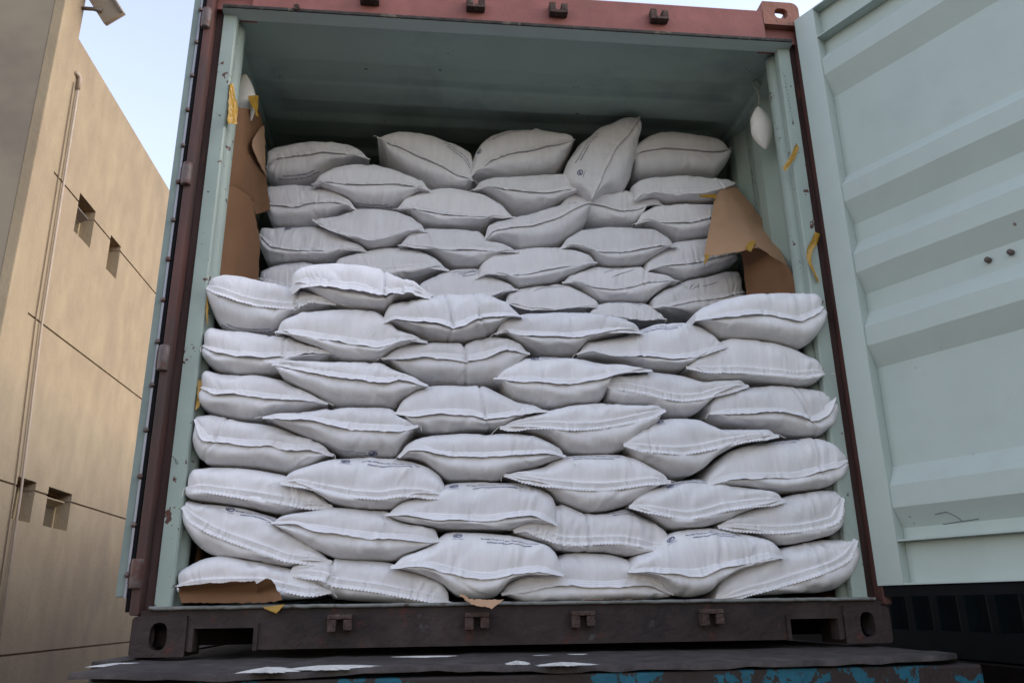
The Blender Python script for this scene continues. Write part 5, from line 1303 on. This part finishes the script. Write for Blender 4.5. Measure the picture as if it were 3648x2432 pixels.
LABEL = {
    'F1a': 'white sack topmost in the leftmost column of the nearer stack, folded corner at right',
    'F1b': 'crumpled white sack on top of the nearer stack, second column from left',
    'F1c': 'deeply creased white sack topmost in the third column of the nearer stack',
    'F1d': 'smooth white sack topmost in the fourth column of the nearer stack',
    'F1e': 'white sack with blue print, topmost in the fifth column of the nearer stack',
    'F1f': 'plump white sack topmost in the rightmost column of the nearer stack, below hanging paper',
    'F2a': 'white sack second from top in the leftmost column of the nearer stack',
    'F2b': 'white sack second from top in the second column of the nearer stack',
    'F2c': 'white sack with notched middle, second from top in third column, nearer stack',
    'F2d': 'white sack with long right flap, second from top in fourth column, nearer stack',
    'F2e': 'white sack second from top in the rightmost column of the nearer stack',
    'F3a': 'white sack third from top in the leftmost column of the nearer stack',
    'F3b': 'white sack with long slanting seam, third from top in second column, nearer stack',
    'F3c': 'white sack with creased middle, third from top in third column, nearer stack',
    'F3d': 'white sack with sagging pinked seam, second from top in fifth column, nearer stack',
    'F3e': 'white sack with upturned right corner, third from top in rightmost column, nearer stack',
    'F4a': 'white sack with folded left corner, fourth from top in leftmost column, nearer stack',
    'F4b': 'white sack with blue print on its underside, second column of the nearer stack',
    'F4c': 'smooth white sack fourth from top in the third column of the nearer stack',
    'F4d': 'white sack with pinked seam rising right, third from top in fourth column, nearer stack',
    'F4e': 'white sack with pinked drooping seam, third from top in fifth column, nearer stack',
    'F4f': 'plump white sack fourth from top in the rightmost column of the nearer stack',
    'F5a': 'white sack with straight pinked seam, fifth from top in leftmost column, nearer stack',
    'F5b': 'white sack with two lines of blue print, fifth from top in second column, nearer stack',
    'F5c': 'white sack with blue emblem, fifth from top in third column, nearer stack',
    'F5d': 'white sack with pinked seam and blue print, fourth from top in fourth column, nearer stack',
    'F5e': 'white sack with V-shaped seam dip, fourth from top in fifth column, nearer stack',
    'F5f': 'white sack fifth from top in the rightmost column of the nearer stack',
    'F6a': 'white sack with seam slanting down right, sixth from top in leftmost column, nearer stack',
    'F6b': 'white sack with bright drooping seam flap, sixth from top in second column, nearer stack',
    'F6c': 'bulging white sack with blue emblem at the foot of the third column, nearer stack',
    'F6d': 'most wrinkled white sack, second from bottom in the fourth column of the nearer stack',
    'F6e': 'wrinkled white sack with blue emblem at the foot of the fifth column, nearer stack',
    'F6f': 'white sack with seam rising steeply right, bottom right corner of the nearer stack',
    'F7a': 'white sack in the bottom left corner behind the brown paper flap',
    'F7b': 'white sack at the foot of the second column, nearer stack, seam touching the sill',
    'F7c': 'white sack at the foot of the fourth column of the nearer stack, seam ends lifted',
    'B1a': 'greyish white sack at the left end of the topmost row, farther stack',
    'B1b': 'white sack tipped down to the right, second from left in the topmost row',
    'B1c': 'white sack with seam rising right and blue print, middle of the topmost row',
    'B1d': 'white sack stood on end leaning right, blue print along its left side, topmost row',
    'B1e': 'boxy white sack at the right end of the topmost row, farther stack',
    'B2a': 'white sack beside the left paper, second from top in its column, farther stack',
    'B2b': 'lens-shaped white sack wedged below the two leftmost sacks of the topmost row',
    'B2c': 'white sack directly below the middle sack of the topmost row',
    'B2d': 'pinched white sack directly under the sack stood on end',
    'B2e': 'white sack with scalloped seam flap, under the right end of the topmost row',
    'B3a': 'white sack beside the left paper, third from top in its column, farther stack',
    'B3b': 'white sack with U-shaped seam sag, second column of the farther stack',
    'B3c': 'white sack at second row of the farther stack, left of the diagonal one',
    'B3d': 'white sack lying diagonally with its seam rising to the right, middle of farther stack',
    'B3e': 'white sack partly hidden behind the top of the right hanging paper',
    'B4a': 'white sack just below left of the diagonal sack in the farther stack',
    'B4b': 'white sack half hidden behind the crumpled sack on top of the nearer stack',
    'B4c': 'white sack with sagging seam just below right of the diagonal sack, farther stack',
    'B4d': 'white sack partly hidden behind the lower edge of the right hanging paper',
    'B5a': 'shaded gathered white sack low beside the left paper, mostly hidden, farther stack',
    'B5b': 'white sack with blue print and marker strokes above the creased nearer sack',
    'B5c': 'smooth white sack with seam rising right, low in the middle of the farther stack',
    'B5d': 'white sack with marker strokes and creased right end, low in the farther stack',
    'B5e': 'white sack with ruled marker strokes, low at the right of the farther stack',
    'B6a': 'white sack with two curved marker strokes, lowest in the middle of the farther stack',
    'B6b': 'white sack mostly hidden, lowest visible in the farther stack, blue print on top',
}
for k, rec in enumerate(SACKS):
    sk = Sack(rec, 100 + 17 * k)
    root = empty('sack', tuple(sk.base))
    tag(root, LABEL[sk.id], 'sack', n_front if sk.id[0] == 'F' else n_back)
    link('sack_body', sk.body(), 'sack', root)
    link('sewn_seam', sk.strip(300 + 13 * k), 'seam', root)
    for (key, tc_, wc_, kind) in PRINT.get(sk.id, []):
        if kind == 'text':
            put_print(sk, root, key, tc_, wc_, [(LINES[0], (0, 0.004)), (LINES[1], (0, -0.012))], 'printed_text')
        else:
            put_print(sk, root, key, tc_, wc_, [(EMB, (0, 0))], 'printed_emblem')
    for st_ in STROKES.get(sk.id, []):
        stroke(sk, root, 'T', st_)
    # loose thread ends at the seam corners
    rng = random.Random(k)
    for e in (0, -1):
        if rng.random() < 0.6:
            p = Vector(sk.stripP[3][e] - sk.base)
            d = Vector((-1 if e == 0 else 1, -0.3, rng.uniform(-1.2, 0.6))) * 0.006
            pts = [p]
            for q_ in range(6):
                d = d + Vector((rng.uniform(-.004, .004), rng.uniform(-.003, .002), rng.uniform(-.005, .002)))
                pts.append(pts[-1] + d * 0.45)
            MB().tube(pts, 0.0011, 5).build('thread_end', 'thread', root, True)

# ------------------------------------------------------------------ paper, tape, pods, powder
def dense(ctrl, nu, nv):
    """smooth surface through a small control grid (piecewise linear, then relaxed)."""
    a = np.array(ctrl, float)
    r = np.linspace(0, a.shape[0] - 1, nu); c_ = np.linspace(0, a.shape[1] - 1, nv)
    i = np.minimum(r.astype(int), a.shape[0] - 2); j = np.minimum(c_.astype(int), a.shape[1] - 2)
    fi, fj = (r - i)[:, None, None], (c_ - j)[None, :, None]
    g_ = (a[i][:, j] * (1 - fi) * (1 - fj) + a[i + 1][:, j] * fi * (1 - fj) + a[i][:, j + 1] * (1 - fi) * fj + a[i + 1][:, j + 1] * fi * fj)
    for _ in range(10):
        g_[1:-1, 1:-1] = 0.5 * g_[1:-1, 1:-1] + 0.125 * (g_[:-2, 1:-1] + g_[2:, 1:-1] + g_[1:-1, :-2] + g_[1:-1, 2:])
        g_[1:-1, 0] = 0.6 * g_[1:-1, 0] + 0.2 * (g_[:-2, 0] + g_[2:, 0])
        g_[1:-1, -1] = 0.6 * g_[1:-1, -1] + 0.2 * (g_[:-2, -1] + g_[2:, -1])
    return g_


def sheet(name, ctrl, m_, root, nu=34, nv=26, amp=0.004, seed=1, thick=0.0008, edge=0.003):
    g_ = dense(ctrl, nu, nv)
    du = np.gradient(g_, axis=0); dv = np.gradient(g_, axis=1)
    n = np.cross(du, dv); n /= np.maximum(np.linalg.norm(n, axis=2, keepdims=True), 1e-9)
    n1, n2 = vnoise(seed), vnoise(seed + 3)
    U, V = np.meshgrid(np.linspace(0, 1, nu), np.linspace(0, 1, nv), indexing='ij')
    d = amp * (n1(U * 3.3 + V * 1.4) + 0.6 * n2(V * 4.1 - U * 2.2 + 30) + 0.3 * n1(U * 9 + V * 7 + 60))
    g_ = g_ + n * d[:, :, None]
    # ragged outline
    for s_, ax in ((0, 0), (-1, 0), (0, 1), (-1, 1)):
        idx = [slice(None)] * 2; idx[ax] = s_
        k = g_[tuple(idx)].shape[0]
        g_[tuple(idx)] += (edge * n2(np.arange(k) * 0.9 + 7 * s_ + 13 * ax))[:, None] * np.array([0.7, 0.2, 0.7])
    base = np.array(root.location)
    mb = MB().grid((g_ - base).tolist()).grid((g_ + n * thick - base).tolist())
    me = bpy.data.meshes.new(name)
    me.from_pydata(mb.v, [], mb.f)
    me.update()
    return link(name, me, m_, root, True)


pl_ = empty('kraft_paper', (0.12, 0.2, 1.2))
tag(pl_, 'brown kraft paper hanging torn and curled along the left inner wall', 'paper')
sheet('upper_sheet', SHEETS['paper_upper'], 'paper', pl_, 44, 30, 0.004, 2)
sheet('lower_sheet', SHEETS['paper_lower'], 'paper', pl_, 44, 30, 0.004, 5)
sheet('curled_edge', SHEETS['paper_curl'], 'paper_lit', pl_, 24, 12, 0.002, 9)
sheet('tape', TAPES['t1'], 'tape', pl_, 20, 8, 0.003, 11)
sheet('tape', TAPES['t2'], 'tape', pl_, 16, 8, 0.004, 12)

pr3 = empty('kraft_paper', (2.3, 0.4, 1.6))
tag(pr3, 'brown kraft paper folded over itself beside the right inner wall', 'paper')
sheet('folded_flap', SHEETS['flap'], 'paper_lit', pr3, 40, 40, 0.004, 21)
sheet('inner_sheet', SHEETS['flap_under'], 'paper', pr3, 36, 36, 0.004, 25)
sheet('tape', TAPES['t6'], 'tape', pr3, 12, 8, 0.003, 26)
sheet('tape', TAPES['t7'], 'tape', pr3, 8, 12, 0.003, 27)
sheet('tape', TAPES['t9'], 'tape', pr3, 10, 8, 0.003, 28)

# lining paper along the lower walls, seen in the gaps beside the sacks
for s, lab in ((-1, 'brown lining paper standing between the left jamb and the lower sacks'), (1, 'brown lining paper showing beside the bottom right sacks')):
    x = 0.118 if s < 0 else W - 0.092
    rt_ = empty('lining_paper', (x, 0.3, FLOOR + 0.008))
    tag(rt_, lab, 'paper')
    zt = 0.78 if s < 0 else 0.46
    ctrl = [[(x - 0.012 * s * (zz > 0.3), yy, zz) for yy in (0.15 if s < 0 else 0.165, 0.3, 0.6)] for zz in (FLOOR + 0.008, 0.35, zt)]
    sheet('paper_sheet', ctrl, 'paper', rt_, 20, 14, 0.004, 30 + s)

cd = empty('paper_flap', (0.25, -0.01, 0.155))
tag(cd, 'torn brown paper flap standing in front of the bottom left sack', 'paper')
sheet('flap_sheet', SHEETS['card'], 'paper', cd, 16, 60, 0.002, 41)
sp_ = empty('paper_scrap', (1.05, 0.0, 0.15))
tag(sp_, 'small curled brown paper scrap hanging over the middle of the sill', 'paper scrap')
sheet('scrap_sheet', SHEETS['scrap'], 'paper_lit', sp_, 26, 10, 0.003, 43)
sl_ = empty('paper_strip', (1.48, 0.01, 0.147))
tag(sl_, 'thin brown paper strip lying flat on the sill right of the middle', 'paper scrap')
ctrl = [[(x, y, 0.1485) for x, _, _ in SHEETS['slip'][0]] for y in (0.02, 0.005, -0.009)]
sheet('strip_sheet', ctrl, 'paper_lit', sl_, 8, 26, 0.0012, 45)

for key, lab in (('t3', 'yellow tape piece on the left jamb beside the third sack down'), ('t4', 'yellow tape strip stuck across the right jamb, the upper one'),
                 ('t5', 'twisted yellow tape strip dangling on the right jamb, the lower one'), ('t8', 'pale yellow tape triangle hanging over the sill at left'),
                 ('t10', 'thin yellow tape sliver on the left jamb beside the top nearer sack')):
    c0 = np.array(TAPES[key]).reshape(-1, 3).mean(0)
    r_ = empty('tape_strip', tuple(c0))
    tag(r_, lab, 'tape', 'yellow tape pieces')
    sheet('tape_film', TAPES[key], 'tape', r_, 26, 8, 0.003 if key != 't8' else 0.001, 51 + len(lab), edge=0.0015)


# desiccant pods
def pod(name, lab, c_, L, r, tilt, seed):
    root = empty(name, c_)
    tag(root, lab, 'desiccant bag', 'hanging desiccant bags')
    nz = vnoise(seed)
    P = []
    for i in range(33):
        u = i / 32
        rr = r * (math.sin(math.pi * u) ** 0.75) * (0.92 + 0.16 * u if u < 0.6 else 1.016) + 0.003
        row = []
        for j in range(29):
            a = 2 * math.pi * j / 28
            aa = (j % 28) / 28
            k = 1 + 0.10 * float(nz(aa * 28 + 3)) * abs(2 * u - 1) ** 1.5 + 0.04 * float(nz(aa * 5 + u * 6))
            row.append((rr * k * math.cos(a) + tilt * (u - 0.5) * L, rr * k * 0.72 * math.sin(a), (0.5 - u) * L))
        P.append(row)
    MB().grid(P).build('pod_body', 'pod', root, True)
    return root


pR = pod('desiccant_bag', 'white spindle-shaped desiccant bag hanging by the right inner wall', (2.335, 0.26, 2.135), 0.215, 0.048, 0.05, 61)
MB().tube([(-0.005, 0, 0.105), (0.004, 0.0, 0.16), (0.0, 0.005, 0.20), (0.006, 0.01, 0.225)], 0.0022, 6).build('string', 'string', pR, True)
MB().tube([(0.006 + 0.016 * math.sin(a), 0.012, 0.235 + 0.022 * math.cos(a)) for a in np.linspace(0, 12.3, 16)], 0.004, 6).build('lashing_ring', 'green_wall', pR, True)
pL = pod('desiccant_bag', 'white pointed desiccant bag tucked behind the left kraft paper', (0.090, 0.30, 2.158), 0.28, 0.048, 0.05, 67)

# marker writing on jamb and wall
for key, lab, m_ in (('wall', 'dark painted mark on the right inner wall', 'marker'), ('post', 'faint scribble down the right jamb', 'marker'), ('jamb', 'small black scribble on the left jamb', 'marker')):
    mb = MB()
    for pl in MARKS[key]:
        p = np.array(pl)
        t = np.linspace(0, len(p) - 1, 8 * len(p))
        q_ = np.stack([np.interp(t, np.arange(len(p)), smooth(p, 1)[:, k]) for k in range(3)], -1)
        mb.tube([tuple(v) for v in q_], 0.0014 if key == 'wall' else 0.0008, 5)
    cpart(mb, 'handwriting', m_)

# spilled powder on the truck deck
def powder(lab, cx, cy, rx, ry, h, seed):
    n1, n2 = vnoise(seed), vnoise(seed + 1)
    root_z = -0.020
    P = []
    for i in range(7):
        u = i / 6
        row = []
        for j in range(121):
            a = 2 * math.pi * (j % 120) / 120
            k = (1 + 0.34 * float(n1(a * 3.1)) + 0.34 * float(n2(a * 8.2)) + 0.26 * float(n1(a * 23)))
            row.append((rx * u * k * math.cos(a), ry * u * k * math.sin(a), h * (1 - u ** 2) * (1 + 0.2 * float(n2(a * 5 + u * 3))) - 0.002 * u))
        P.append(row)
    o = MB().grid(P).build('spilled_powder', 'powder', None, True)
    o.location = (cx, cy, root_z + 0.008)
    tag(o, lab, 'powder', 'white powder spilled on the truck deck')


powder('thin white powder spill at the left end of the truck deck', 0.02, -0.14, 0.075, 0.05, 0.005, 81)
powder('white powder spill at the deck edge, left of the middle', 0.50, -0.50, 0.055, 0.06, 0.007, 84)
powder('long white powder spill on the deck below the second lock keeper', 0.65, -0.46, 0.095, 0.05, 0.006, 87)
powder('small white powder fleck on the deck right of the middle', 1.13, -0.44, 0.03, 0.03, 0.006, 90)
powder('white powder spill at the deck edge right of the middle', 1.24, -0.52, 0.06, 0.03, 0.005, 93)
powder('long thin white powder line along the deck under the sill, middle', 0.86, -0.06, 0.24, 0.018, 0.004, 96)
powder('thin white powder trace on the deck under the third lock keeper', 1.34, -0.10, 0.17, 0.014, 0.003, 99)
